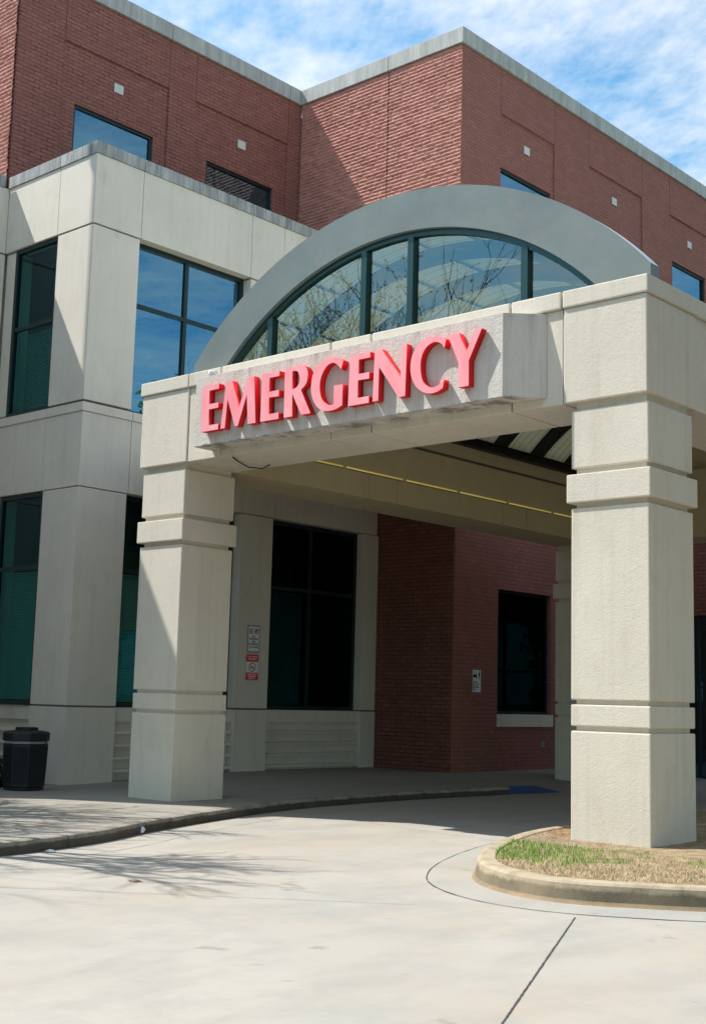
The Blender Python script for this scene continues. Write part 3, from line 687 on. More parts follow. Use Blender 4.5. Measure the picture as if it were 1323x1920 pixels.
def roundoff(pts):
    """Catmull-Rom through runs of gentle corners; sharp corners stay sharp"""
    n = len(pts); V = [Vector(p) for p in pts]
    sharp = []
    for i in range(n):
        a = (V[i]-V[i-1]); b = (V[(i+1) % n]-V[i]); sharp.append(a.angle(b) > .62 or a.length > .22 or b.length > .22)
    out = []
    for i in range(n):
        j = (i+1) % n; out.append(V[i])
        if sharp[i] and sharp[j]: continue
        p0 = V[i]*2-V[j] if sharp[i] else V[i-1]; p3 = V[j]*2-V[i] if sharp[j] else V[(i+2) % n]
        p1, p2 = V[i], V[j]
        for t in (.25, .5, .75):
            out.append(.5*((2*p1)+(p2-p0)*t+(2*p0-5*p1+4*p2-p3)*t*t+(3*p1-p0-3*p2+p3)*t**3))
    return out
def extrude_outline(loops, y_front, depth):
    cu = bpy.data.curves.new('tmp', 'CURVE'); cu.dimensions = '2D'; cu.fill_mode = 'BOTH'; cu.extrude = depth/2
    for lp in loops:
        s = cu.splines.new('POLY'); s.points.add(len(lp)-1); s.use_cyclic_u = True
        for q, p in zip(s.points, lp): q.co = (p[0], p[1], 0, 1)
    to = bpy.data.objects.new('tmp', cu); COL.objects.link(to)
    me = bpy.data.meshes.new_from_object(to.evaluated_get(bpy.context.evaluated_depsgraph_get()))
    bm = bmesh.new(); bm.from_mesh(me)
    bpy.data.objects.remove(to); bpy.data.curves.remove(cu); bpy.data.meshes.remove(me)
    for v in bm.verts:
        x, z, d = v.co; v.co = Vector((x, y_front + (depth/2-d), z))
    bmesh.ops.remove_doubles(bm, verts=bm.verts, dist=1e-4); bmesh.ops.recalc_face_normals(bm, faces=bm.faces)
    for f in bm.faces: f.material_index = 0 if abs(f.normal.y) > .9 else 1
    return bm
bpy.context.view_layer.update()
for k, ch in (('E1', 'E'), ('M', 'M'), ('E2', 'E'), ('R', 'R'), ('G', 'G'), ('E3', 'E'), ('N', 'N'), ('C', 'C'), ('Y', 'Y')):
    loops = [roundoff(LET[k])] + ([roundoff(LET['Rh'])] if k == 'R' else [])
    obj('letter', extrude_outline(loops, -.47, .112), [M['letter_face'], M['letter_side']], S)

T = thing('cove_light', 'long thin yellow light tube glowing along the inner canopy beam', 'light', (-8.47, 7, 5.85))
yy = [2.2, 3.9, 5.65, 7.4, 9.15, 10.9, 12.6]
for a, b in zip(yy[:-1], yy[1:]):
    bm = bmesh.new(); tube(bm, [(-8.478, a+.05, 5.868), (-8.478, b-.05, 5.868)], .017, 8); obj('light_tube', bm, M['lamp_warm'], T, smooth=True)
    obj('tube_socket', boxes([(-8.5, -8.462, b-.045, b+.045, 5.835, 5.885)]), M['stucco_dark'], T)
bm = bmesh.new(); tube(bm, [(-7.47, .16, 5.352), (-7.62, .42, 5.34), (-7.72, .75, 5.305), (-7.66, 1.0, 5.315), (-7.46, .98, 5.352)], .011, 6)
obj('dangling_cable', bm, M['black'], label='thin black cable sagging under the canopy soffit near the left column', cat='cable', smooth=True)
T = thing('spotlight', 'tiny white spotlight on top of the sign box above the first letter', 'spotlight', (-7.55, -.25, 6.59))
obj('bracket', boxes([(-7.6, -7.5, -.30, -.22, 6.591, 6.615)]), M['alum'], T)
bm = bmesh.new(); tube(bm, [(-7.56, -.33, 6.65), (-7.53, -.20, 6.66)], .04, 10); obj('lamp_head', bm, M['white'], T, smooth=True)
bm = bmesh.new(); tube(bm, [(-4.53, .95, 8.9), (-4.53, .95, 9.02), (-4.535, .95, 9.30)], .013, 6)
obj('lightning_rod', bm, M['flash'], label='thin upright metal lightning rod standing on top of the grey arch', cat='lightning rod')

# =================================================================== wall signs
def textmesh(txt, size, width=None):
    cu = bpy.data.curves.new('t', 'FONT'); cu.body = txt; cu.size = size; cu.align_x = 'CENTER'; cu.align_y = 'CENTER'; cu.extrude = .0004; cu.offset = .0015
    to = bpy.data.objects.new('t', cu); COL.objects.link(to); bpy.context.view_layer.update()
    me = bpy.data.meshes.new_from_object(to.evaluated_get(bpy.context.evaluated_depsgraph_get()))
    bm = bmesh.new(); bm.from_mesh(me); bpy.data.objects.remove(to); bpy.data.curves.remove(cu); bpy.data.meshes.remove(me)
    return bm
def onB(bm, x, y, z):
    """lay a flat XY mesh on a wall that looks +X, reading left to right"""
    for v in bm.verts:
        a, b, c = v.co; v.co = Vector((x+c, y+a, z+b))
    return bm
def rrect(w, h, r, d):
    bm = bmesh.new(); pts = []
    for cx, cy, a0 in ((w/2-r, h/2-r, 0), (-w/2+r, h/2-r, 90), (-w/2+r, -h/2+r, 180), (w/2-r, -h/2+r, 270)):
        for k in range(5): a = R(a0+22.5*k); pts.append((cx+r*math.cos(a), cy+r*math.sin(a)))
    lo = [bm.verts.new((*p, 0)) for p in pts]; hi = [bm.verts.new((*p, d)) for p in pts]
    for i in range(len(pts)): bm.faces.new((lo[i], lo[(i+1) % len(pts)], hi[(i+1) % len(pts)], hi[i]))
    bm.faces.new(hi); bm.faces.new(lo[::-1]); return bm
def poly(pts, d=.0008):
    bm = bmesh.new(); lo = [bm.verts.new((*p, 0)) for p in pts]; f = bm.faces.new(lo)
    bmesh.ops.triangulate(bm, faces=[f]); return bm
def ring(r0, r1, cx=0, cy=0, n=32, bm=None):
    bm = bm or bmesh.new()
    for k in range(n):
        a, b = 2*math.pi*k/n, 2*math.pi*(k+1)/n
        quad(bm, (cx+r0*math.cos(a), cy+r0*math.sin(a), 0), (cx+r1*math.cos(a), cy+r1*math.sin(a), 0), (cx+r1*math.cos(b), cy+r1*math.sin(b), 0), (cx+r0*math.cos(b), cy+r0*math.sin(b), 0))
    return bm
def bar(bm, x0, y0, x1, y1, w):
    d = Vector((x1-x0, y1-y0)).normalized(); n = Vector((-d.y, d.x))*w/2
    quad(bm, (x0+n.x, y0+n.y, 0), (x0-n.x, y0-n.y, 0), (x1-n.x, y1-n.y, 0), (x1+n.x, y1+n.y, 0)); return bm
def sign(label, x, y, z, w, h):
    t = thing('wall_sign', label, 'sign', (x, y, z-h/2))
    obj('sign_plate', onB(rrect(w, h, .03, .006), x+.002, y, z), M['alum'], t)
    return t
# 1: weapons sign
x, y, z, w, h = C2-.012, 7.06, 2.885, .40, .63
t = sign('white sign with two circled pictograms, ALL WEAPONS ARE PROHIBITED, above the red sign', x, y, z, w, h)
obj('sign_border', onB(rrect(w-.03, h-.03, .024, .001), x+.0085, y, z), M['signgreen'], t)
obj('sign_face', onB(rrect(w-.055, h-.055, .02, .001), x+.010, y, z), M['signwhite'], t)
for cx in (-.085, .085): obj('prohibition_mark', onB(bar(ring(.052, .066), -.04, .04, .04, -.04, .012), x+.0145, y+cx, z+.175), M['mark_red'], t)
k = bmesh.new(); bar(k, -.03, -.035, .01, .04, .012); bar(k, .0, -.04, .022, .025, .010); bar(k, -.012, .01, .02, .012, .010)
obj('pictogram', onB(k, x+.0125, y-.085, z+.175), M['signblack'], t)
k = bmesh.new(); bar(k, -.035, .0, .032, .035, .026); bar(k, -.022, .01, -.012, -.042, .024)
obj('pictogram', onB(k, x+.0125, y+.085, z+.175), M['signblack'], t)
for s, dz, sz in (('ALL', .055, .058), ('WEAPONS', -.005, .058), ('ARE', -.065, .058), ('PROHIBITED', -.125, .055), ('in This Facility', -.185, .050)):
    obj('lettering', onB(textmesh(s, sz), x+.0125, y, z+dz), M['signblack'], t)
# 2: no-smoking sign
z = 2.24; y = 7.045
t = sign('red and white no smoking sign with a struck-out cigarette, on the cream pilaster', x, y, z, .42, .61)
obj('sign_face', onB(rrect(.395, .585, .02, .001), x+.0085, y, z), M['signwhite'], t)
obj('sign_band', onB(rrect(.385, .165, .01, .001), x+.010, y, z+.205), M['signred'], t); obj('sign_band', onB(rrect(.385, .165, .01, .001), x+.010, y, z-.205), M['signred'], t)
obj('prohibition_mark', onB(bar(ring(.088, .106), -.066, .066, .066, -.066, .016), x+.0145, y, z), M['mark_red'], t)
k = bmesh.new(); bar(k, -.07, -.01, .055, -.01, .020); obj('pictogram', onB(k, x+.0125, y, z), M['signblack'], t)
for s, dz, sz in (('THIS IS A SMOKE', .235, .040), ('FREE CAMPUS', .180, .044), ('THANK YOU FOR', -.165, .038), ('NOT SMOKING', -.207, .038), ('INSIDE OR OUT', -.250, .030)):
    obj('lettering', onB(textmesh(s, sz), x+.0125, y, z+dz), M['signwhite'], t)
# 3: patient pick-up sign
x, y, z, w, h = C3+.004, 12.30, 2.095, .39, .60
t = sign('white sign with black car and standing figure on the dark brick wall', x, y, z, w, h)
obj('sign_border', onB(rrect(w-.03, h-.03, .024, .001), x+.0085, y, z), M['signgreen'], t)
obj('sign_face', onB(rrect(w-.06, h-.06, .02, .001), x+.010, y, z), M['signwhite'], t)
car = bmesh.new()
for a in ([(-.075, .0), (.065, .0), (.075, .035), (.06, .075), (-.07, .075), (-.085, .035)],): 
    q = poly(a); me = bpy.data.meshes.new('q'); q.to_mesh(me); q.free(); car.from_mesh(me); bpy.data.meshes.remove(me)
bar(car, -.066, .07, -.046, .135, .012); bar(car, .056, .07, .036, .135, .012); bar(car, -.05, .135, .04, .135, .012)
bar(car, -.072, .005, -.066, -.035, .018); bar(car, .062, .005, .056, -.035, .018)
obj('pictogram', onB(car, x+.0125, y-.065, z+.085), M['signblack'], t)
man = bmesh.new(); ring(0.0001, .018, 0, .155, 16, man); bar(man, 0, .125, 0, .03, .045); bar(man, -.028, .12, -.026, .045, .010); bar(man, .028, .12, .026, .045, .010); bar(man, -.011, .03, -.009, -.045, .015); bar(man, .011, .03, .009, -.045, .015)
obj('pictogram', onB(man, x+.0125, y+.10, z+.085), M['signblack'], t)
for s, dz, dy in (('Patient', -.025, -.055), ('Pick-Up &', -.085, -.03), ('Discharge', -.145, -.03), ('Only', -.205, -.085)):
    obj('lettering', onB(textmesh(s, .062), x+.0125, y+dy, z+dz), M['signblack'], t)

# =================================================================== GROUND
def smoothstep(t): t = max(0, min(1, t)); return t*t*(3-2*t)
def sheet(pts, z):
    bm = bmesh.new(); f = bm.faces.new([bm.verts.new((p[0], p[1], z)) for p in pts]); bmesh.ops.triangulate(bm, faces=[f]); return bm
obj('ground', sheet([(-900, -900), (900, -900), (900, 900), (-900, 900)], -.30), M['lawn'], kind='structure')
obj('driveway', sheet([(-30, -45), (9.5, -45), (9.5, 42), (-30, 42)], -.25), M['drive'], kind='structure')
obj('added_asphalt', sheet([(9.5, -45), (24, -45), (24, 42), (9.5, 42)], -.254), M['asphalt'], kind='structure')  # unseen dark paving added to cut light bounced off the ground
KL = [(-7.4, -40), (-6.6, -20), (-5.75, -12), (-5.33, -8), (-5.20, -6), (-5.28, -4.75), (-5.65, -3.46), (-6.22, -2.27), (-6.78, -.9), (-7.13, .11), (-7.50, 1.26), (-7.78, 2.5), (-7.92, 3.9), (-7.98, 5.3), (-7.95, 6.9), (-7.86, 8.45)]
def dens(pts, n=6):
    out = []
    for i in range(len(pts)-1):
        p0 = Vector(pts[max(i-1, 0)]); p1 = Vector(pts[i]); p2 = Vector(pts[i+1]); p3 = Vector(pts[min(i+2, len(pts)-1)])
        for k in range(n):
            t = k/n; out.append(.5*((2*p1)+(p2-p0)*t+(2*p0-5*p1+4*p2-p3)*t*t+(3*p1-p0-3*p2+p3)*t**3))
    out.append(Vector(pts[-1])); return out
def walkz(x, y):
    t = smoothstep((-9.8-x)/3.5)*smoothstep((6.5-y)/4.5)
    return -.10-.15*t
def offset(pl, d):
    out = []
    for i, p in enumerate(pl):
        t = (pl[min(i+1, len(pl)-1)]-pl[max(i-1, 0)]).normalized(); out.append(p+Vector((-t.y, t.x))*d)
    return out
def profile_strip(pl, prof, closed=False):
    """prof: list of (offset to the left of travel, z)"""
    bm = bmesh.new(); rows = [[bm.verts.new((q.x, q.y, z)) for q in offset(pl, d)] for d, z in prof]
    for a, b in zip(rows[:-1], rows[1:]):
        for i in range(len(a)-1): bm.faces.new((a[i], a[i+1], b[i+1], b[i]))
    bmesh.ops.recalc_face_normals(bm, faces=bm.faces); return bm
kl = dens(KL)
# left kerb: travels +y, the pavement lies to its left
kb_ = profile_strip(kl, [(-.02, -.30), (-.005, -.25), (.005, -.135), (.018, -.110), (.045, -.100), (.17, -.098), (.171, -.30)])
obj('kerb', kb_, M['kerb_l'], kind='structure', smooth=False)
ins = offset(kl, .172)
bm = bmesh.new(); rows = []
ymax = [p for p in ins]
tail = [Vector((-8.1, y)) for y in (8.9, 9.4, 9.9, 10.4, 11, 12, 13, 15, 20, 30, 40)]
edge = ins + tail
for q in edge:
    row = []
    for k in range(25):
        x = q.x + (-34-q.x)*(k/24)**1.6; y = q.y
        z = walkz(x, y)
        if y > 8.5:
            d = smoothstep((y-8.45)/1.5)*smoothstep(1-(q.x-x)/2.6); z = z-(.147)*d
        row.append(bm.verts.new((x, y, z)))
    rows.append(row)
for a, b in zip(rows[:-1], rows[1:]):
    for i in range(24): bm.faces.new((a[i+1], a[i], b[i], b[i+1]))
obj('sidewalk', bm, M['walk'], kind='structure', smooth=True)
def ribbon(pl, w, z, jit=.0, zf=None):
    bm = bmesh.new(); L_ = []; Rr = []
    for i, p in enumerate(pl):
        t = (pl[min(i+1, len(pl)-1)]-pl[max(i-1, 0)]).normalized(); n = Vector((-t.y, t.x))
        ww = w*(1+jit*random.uniform(-1, 1)); c = p + n*random.uniform(-1, 1)*jit*w*.5
        zz = zf(p.x, p.y)+z if zf else z
        L_.append(bm.verts.new((c.x+n.x*ww/2, c.y+n.y*ww/2, zz))); Rr.append(bm.verts.new((c.x-n.x*ww/2, c.y-n.y*ww/2, zz)))
    for i in range(len(pl)-1): bm.faces.new((L_[i], L_[i+1], Rr[i+1], Rr[i]))
    return bm
def line(a, b, n=40): a, b = Vector(a), Vector(b); return [a+(b-a)*i/n for i in range(n+1)]
M['crack'] = simple('tar filled joint', (.045, .045, .045), .8)
M['crack_soft'] = simple('worn joint', (.33, .31, .27), .9)
obj('driveway_joint', ribbon(line((1.25, -3.60), (3.9, -9.0), 200), .013, -.246, .35), M['crack'], kind='structure')
obj('driveway_joint', ribbon(offset(kl, -.60), .014, -.246, .5), M['crack_soft'], kind='structure')
obj('driveway_joint', ribbon(line((-5.2, -7.9), (-.1, -4.15), 40), .010, -.246, .4), M['crack_soft'], kind='structure')
obj('driveway_joint', ribbon(line((-6.1, 1.5), (-2.75, .95), 30), .012, -.246, .5), M['crack_soft'], kind='structure')
obj('driveway_joint', ribbon(line((-7.3, .6), (-6.3, .2), 10), .012, -.246, .5), M['crack_soft'], kind='structure')
for a, b in (((-6.0, -4.05), (-16, -8.4)), ((-7.1, -.6), (-17, -5.2)), ((-8.0, 3.4), (-13.9, 2.2)), ((-8.1, 7.3), (-13.9, 6.9))):
    obj('sidewalk_joint', ribbon(line(a, b, 40), .014, .004, .3, walkz), M['crack_soft'], kind='structure')
for i in (int(6*5.6), int(6*8.3), int(6*11.2), int(6*13.4)):
    p = kl[i]; t = (kl[i+1]-kl[i]).normalized(); n = Vector((-t.y, t.x)); bm = bmesh.new()
    a = p-n*.0-n*.012; b = p+n*.16
    for u, v in (((a, -.25), (a+n*.012, -.112)), ((a+n*.012, -.112), (a+n*.045, -.096)), ((a+n*.045, -.096), (b, -.094))):
        quad(bm, (u[0].x-t.x*.006, u[0].y-t.y*.006, u[1]), (u[0].x+t.x*.006, u[0].y+t.y*.006, u[1]), (v[0].x+t.x*.006, v[0].y+t.y*.006, v[1]), (v[0].x-t.x*.006, v[0].y-t.y*.006, v[1]))
    obj('kerb_joint', bm, M['crack'], kind='structure')
# blue painted flare of the kerb ramp
bm = bmesh.new(); quad(bm, (-7.86, 8.46, -.246), (-8.02, 8.46, -.094), (-8.02, 9.6, -.12), (-7.60, 10.0, -.243)); obj('kerb_ramp', bm, M['blue'], kind='structure')
# ---- planted island
IS = [(-2.35, 14.5), (-2.35, 9), (-2.28, 5), (-2.19, 3.2), (-2.10, 1.56), (-1.93, .6), (-1.62, -.31), (-1.23, -1.2), (-.86, -1.85), (-.48, -2.35), (-.05, -2.68), (.40, -2.84), (.80, -2.82), (1.25, -2.60), (1.85, -2.20), (3.3, -1.0), (6, 1.6), (9, 4.6), (11, 9)]
il = dens(IS)
prof = [(.0, -.06), (.01, -.032), (-.13, -.030), (-.155, -.036), (-.178, -.058), (-.200, -.20), (-.235, -.234), (-.70, -.2445), (-.701, -.26)]
prof = [(-d if False else d, z) for d, z in prof]
obj('island_kerb', profile_strip(il, prof[:7]), M['kerb_i'], kind='structure', smooth=False)
obj('gutter', profile_strip(il, prof[6:]), M['pan'], kind='structure')
obj('driveway_joint', ribbon(offset(il, -.712), .014, -.2442, .45), M['crack'], kind='structure')
bm = bmesh.new(); cen = Vector((1.6, 3.5)); rr = []
inner = offset(il, .004)
for f_ in (1, .85, .65, .4, .15):
    rr.append([bm.verts.new((*(cen+(p-cen)*f_), (-.045 if f_ == 1 else -.03+.04*(1-f_)+.012*noise.noise(Vector((p.x*2, p.y*2, f_*5)))))) for p in inner])
for a, b in zip(rr[:-1], rr[1:]):
    for i in range(len(a)-1): bm.faces.new((a[i], a[i+1], b[i+1], b[i]))
obj('island_soil', bm, M['soil'], kind='structure', smooth=True)
p0 = il[int(6*7.6)]; t = (il[int(6*7.6)+1]-p0).normalized(); n = Vector((-t.y, t.x))
bm = bmesh.new()
for (d0, z0), (d1, z1) in zip([(-.0, -.026), (-.155, -.030), (-.181, -.055), (-.204, -.20), (-.236, -.229)], [(-.155, -.030), (-.181, -.055), (-.204, -.20), (-.236, -.229), (-.70, -.240)]):
    a, b = p0+n*d0, p0+n*d1; quad(bm, (a.x-t.x*.005, a.y-t.y*.005, z0), (a.x+t.x*.005, a.y+t.y*.005, z0), (b.x+t.x*.005, b.y+t.y*.005, z1), (b.x-t.x*.005, b.y-t.y*.005, z1))
obj('kerb_joint', bm, M['crack_soft'], kind='structure')
# grass blades
def inside(x, y):
    c = False; P = [(p.x, p.y) for p in inner]; j = len(P)-1
    for i in range(len(P)):
        if (P[i][1] > y) != (P[j][1] > y) and x < (P[j][0]-P[i][0])*(y-P[i][1])/(P[j][1]-P[i][1])+P[i][0]: c = not c
        j = i
    return c
random.seed(5)
bms = {k: bmesh.new() for k in ('grass_dry', 'grass_green', 'straw', 'straw_grey')}
def blade(bm, x, y, h, w, lean):
    a = random.uniform(0, 6.283); b = random.uniform(0, 6.283)
    dx, dy = math.cos(a)*w, math.sin(a)*w; lx, ly = math.cos(b)*lean, math.sin(b)*lean; z = -.035+random.uniform(0, .01)
    bm.faces.new([bm.verts.new(p) for p in ((x-dx, y-dy, z), (x+dx, y+dy, z), (x+lx, y+ly, z+h))])
cnt = 0
while cnt < 34000:
    x = random.uniform(-2.2, 4.5); y = random.uniform(-3.1, 3.2)
    if not inside(x, y): continue
    if -1.12 < x < -.045 and .08 < y < 1.19: continue
    cnt += 1
    g_ = noise.noise(Vector((x*1.1+4, y*1.1, .3)))+.5*noise.noise(Vector((x*3.2, y*3.2, 8)))
    tip = 1-math.hypot(x+.7, (y+1.0)*.9)/1.9          # greener towards the rounded tip
    dcol = max(0, max(-1.12-x, x+.045)) + max(0, max(.08-y, 0))   # distance from the column
    nz = .35*noise.noise(Vector((x*1.7, y*1.7, 3)))
    if y > -.55+nz*1.2 and dcol < 3:
        k = 'straw' if (noise.noise(Vector((x*2, y*2, 6))) > -.15 or y > .5) and y > -.15 else 'straw_grey'
        blade(bms[k], x, y, random.uniform(.01, .035), .003, random.uniform(.03, .07))
    elif g_*.9 + max(tip, -.12)*.9 > .22: blade(bms['grass_green'], x, y, random.uniform(.03, .065), .004, random.uniform(.0, .03))
    else: blade(bms['grass_dry'], x, y, random.uniform(.02, .05), .004, random.uniform(.01, .05))
for k, b in bms.items():
    nm = {'grass_dry': 'dry_grass', 'grass_green': 'green_grass', 'straw': 'pine_straw', 'straw_grey': 'dead_stems'}[k]
    lb = {'grass_dry': 'straw coloured dry grass on the kerbed island', 'grass_green': 'fresh green grass patches at the rounded tip of the island', 'straw': 'brown pine straw around the foot of the near column', 'straw_grey': 'greyish dead stems in front of the near column'}[k]
    obj(nm, b, M[k], kind='stuff', label=lb, cat='grass' if 'grass' in k else 'mulch', weld=False)

# =================================================================== trash can, shrub, litter
T = thing('trash_can', 'black octagonal trash can with slatted sides and white liner beside the cream pilaster', 'trash can', (-13.33, .62, -.235))
cx, cy, zb = -13.33, .62, -.235
def octring(bm, r, z, rot=.2618+.1):
    return [bm.verts.new((cx+r*math.cos(rot+k*math.pi/4), cy+r*math.sin(rot+k*math.pi/4), z)) for k in range(8)]
def loft(levels):
    bm = bmesh.new(); rs = [octring(bm, r, zb+z) for r, z in levels]
    for a, b in zip(rs[:-1], rs[1:]):
        for k in range(8): bm.faces.new((a[k], a[(k+1) % 8], b[(k+1) % 8], b[k]))
    bm.faces.new(rs[0][::-1]); bm.faces.new(rs[-1]); return bm
obj('body', loft([(.37, .0), (.37, .05), (.385, .06), (.415, .83), (.39, .84)]), M['black'], T, bevel=.008)
bm = bmesh.new()
for k in range(8):
    a0 = .3618+k*math.pi/4; a1 = a0+math.pi/4
    for s in range(1, 12):
        f_ = s/12.
        for_r = []
        for r, z in ((.379, .12), (.408, .78)):
            px = (math.cos(a0)*(1-f_)+math.cos(a1)*f_)*r; py = (math.sin(a0)*(1-f_)+math.sin(a1)*f_)*r; for_r.append((px, py, z))
        (ax_, ay_, az_), (bx_, by_, bz_) = for_r; nx, ny = math.cos((a0+a1)/2), math.sin((a0+a1)/2); tx, ty = -ny*.008, nx*.008
        tube(bm, [(cx+ax_+nx*.004, cy+ay_+ny*.004, zb+az_), (cx+bx_+nx*.004, cy+by_+ny*.004, zb+bz_)], .009, 4)
obj('slats', bm, M['black'], T)
obj('liner', loft([(.385, .835), (.405, .845), (.40, .89), (.37, .895)]), M['liner'], T)
obj('lid', loft([(.40, .885), (.432, .89), (.437, 1.03), (.40, 1.06), (.24, 1.085)]), M['black'], T, bevel=.008)
obj('lid_cap', loft([(.21, 1.083), (.215, 1.13), (.19, 1.14)]), M['black'], T, bevel=.006)
def leaves(bm, c, rad, n, size, flat=1.):
    for _ in range(n):
        d = Vector((random.gauss(0, 1), random.gauss(0, 1), random.gauss(0, 1)*flat)).normalized()*random.uniform(.35, 1)**.6
        p = Vector(c)+Vector((d.x*rad[0], d.y*rad[1], d.z*rad[2]))
        a = Vector((random.uniform(-1, 1), random.uniform(-1, 1), random.uniform(-1, 1))).normalized(); b = a.orthogonal().normalized()
        s = size*random.uniform(.6, 1.3)
        bm.faces.new([bm.verts.new(q) for q in (p-a*s, p+b*s*.45, p+a*s, p-b*s*.45)])
T = thing('shrub', 'low dark green shrub at the wall left of the trash can', 'shrub', (-14.75, .75, -.25))
bm = bmesh.new(); leaves(bm, (-14.75, .75, .02), (.42, .4, .33), 900, .05); obj('foliage', bm, M['leaf_dark'], T, weld=False)
bm = bmesh.new()
for k in range(7): tube(bm, [(-14.75, .75, -.26), (-14.75+math.cos(k)*.25, .75+math.sin(k)*.25, .1)], .012, 4)
obj('stem', bm, M['bark'], T)
def crumple(c, s, seed, flat=.6):
    bm = bmesh.new(); bmesh.ops.create_icosphere(bm, subdivisions=2, radius=s)
    for v in bm.verts:
        k = 1+.55*noise.noise(v.co*(1.6/s)+Vector((seed, 0, 0))); v.co = Vector((v.co.x*k*1.3, v.co.y*k, v.co.z*k*flat))
    zmin = min(v.co.z for v in bm.verts)
    bmesh.ops.translate(bm, verts=bm.verts, vec=(0, 0, -zmin)); bmesh.ops.translate(bm, verts=bm.verts, vec=Vector(c)); return bm
obj('litter', crumple((-6.22, -2.40, -.248), .07, 3, .75), M['paper'], label='crumpled white paper lying against the left kerb', cat='litter', loc=(-6.22, -2.40, -.248))
obj('litter', crumple((-5.22, -4.50, -.248), .05, 9, .25), M['paper'], label='flat scrap of white paper by the kerb at the left edge', cat='litter', loc=(-5.22, -4.5, -.248))
obj('dead_leaf', crumple((-2.79, -5.22, -.249), .055, 5, .12), M['straw'], label='small brown dead leaf on the concrete among the branch shadows', cat='leaf', loc=(-2.79, -5.22, -.249))
obj('flat_scrap', crumple((-7.95, 7.2, -.09), .05, 6, .12), M['paper'], label='small pale scrap on the shaded sidewalk under the canopy', cat='litter', loc=(-7.95, 7.2, -.09)) if False else None

# =================================================================== trees
def bare_tree(name, label, cat, base, height, seed, buds=False, levels=5, lean=(0, 0), spread=.62, thin=1., group=None, dense=3):
    random.seed(seed); t = thing(name, label, cat, base, group)
    tr, br, bd = bmesh.new(), bmesh.new(), bmesh.new()
    def grow(p, d, L, r, lv):
        pts = [p]; q = p.copy(); dd = d.copy(); n = 4 if lv < 2 else 3
        for i in range(n):
            dd = (dd+Vector((random.uniform(-1, 1), random.uniform(-1, 1), random.uniform(-.4, .8)))*(.10+.05*lv)).normalized(); q = q+dd*L/n; pts.append(q.copy())
        tube(tr if lv == 0 else br, pts, r, 8 if lv == 0 else (5 if lv < 3 else 3), r*.55)
        if lv >= levels:
            if buds:
                for pt in pts[1:]: leaves(bd, pt, (.10, .10, .10), 3, .045)
            return
        k = dense if lv else 5
        for i in range(k+ (1 if lv < 2 else 0)):
            f_ = random.uniform(.35, 1) if i else 1; idx = min(int(f_*n), n-1); fr = f_*n-idx; o = pts[idx]+(pts[idx+1]-pts[idx])*fr
            ax_ = dd.orthogonal().normalized(); ax_.rotate(Matrix.Rotation(random.uniform(0, 6.283), 3, dd)); nd = (dd*math.cos(spread)+ax_*math.sin(spread)*random.uniform(.7, 1.3)+Vector((0, 0, .08))).normalized()
            grow(o, nd, L*random.uniform(.58, .80), r*random.uniform(.50, .66), lv+1)
    grow(Vector(base), Vector((lean[0], lean[1], 1)).normalized(), height*.34, .15*thin*height/10, 0)
    obj('trunk', tr, M['bark'], t, smooth=True, weld=False); obj('branches', br, M['bark'], t, weld=False)
    if buds: obj('buds', bd, M['bud'], t, weld=False)
    return t
bare_tree('bare_tree', 'leafless grey tree just beyond the left edge, its twig tips reaching into view', 'tree', (-10.6, -8.2, -.3), 11, 3, levels=5, spread=.60, thin=1.5, dense=4)
bare_tree('bare_tree', 'leafless tree farther along the sidewalk beyond the left edge, casting twig shadows', 'tree', (-13.6, -6.9, -.3), 9.5, 9, levels=5, spread=.6, thin=1.6)
bare_tree('budding_tree', 'tree covered in yellow green buds mirrored in the arched window', 'tree', (-17.6, -10.6, -.3), 17, 21, True, levels=5, spread=.6, thin=.5)
bare_tree('budding_tree', 'smaller yellow green budding tree mirrored low in the arched window', 'tree', (-20.5, -14.5, -.3), 18, 33, True, levels=5, spread=.6, thin=.5)
bare_tree('bare_tree', 'tall leafless tree mirrored in the middle panes of the arched window', 'tree', (-13.4, -11.6, -.3), 15.5, 45, levels=5, spread=.5, thin=.5)
def leafy(label, base, h, rad, n, seed):
    random.seed(seed); t = thing('screen_tree', label, 'tree', base, 'added screen trees around the drive')
    bm = bmesh.new(); tube(bm, [Vector(base), Vector(base)+Vector((.2, .1, h*.35)), Vector(base)+Vector((0, .2, h*.7))], .28, 8, .12)
    for k in range(7):
        a = k*.9; tube(bm, [Vector(base)+Vector((.1, .1, h*.4)), Vector(base)+Vector((math.cos(a)*rad*.6, math.sin(a)*rad*.6, h*(.55+.05*k)))], .09, 5, .03)
    obj('trunk', bm, M['bark'], t, smooth=True)
    bm = bmesh.new()
    for k in range(16):
        a = random.uniform(0, 6.28); q = random.uniform(0, rad*.75); c = Vector(base)+Vector((math.cos(a)*q, math.sin(a)*q, h*random.uniform(.35, .95)))
        leaves(bm, c, (rad*.42, rad*.42, h*.14), n//16, .22)
    obj('crown', bm, M['leaf'], t, weld=False)
spots = [(14, -3, 14), (14.5, 2, 15), (14, 7, 16), (14.5, 12, 16), (14, 17, 16), (14.5, 22, 16), (12.5, 27, 16), (8.5, 27, 16), (4, 26, 16), (-0.5, 28, 16), (-3.5, 33, 15), (22, 28, 15), (20, 38, 15), (24, 12, 16), (-12, -24, 14), (-5, -22, 15), (2, -21, 16), (9, -21, 16), (15, -19, 15), (16, -13, 15), (15, -8, 14)]  # tree rows added to block low sky; some mirrored in windows
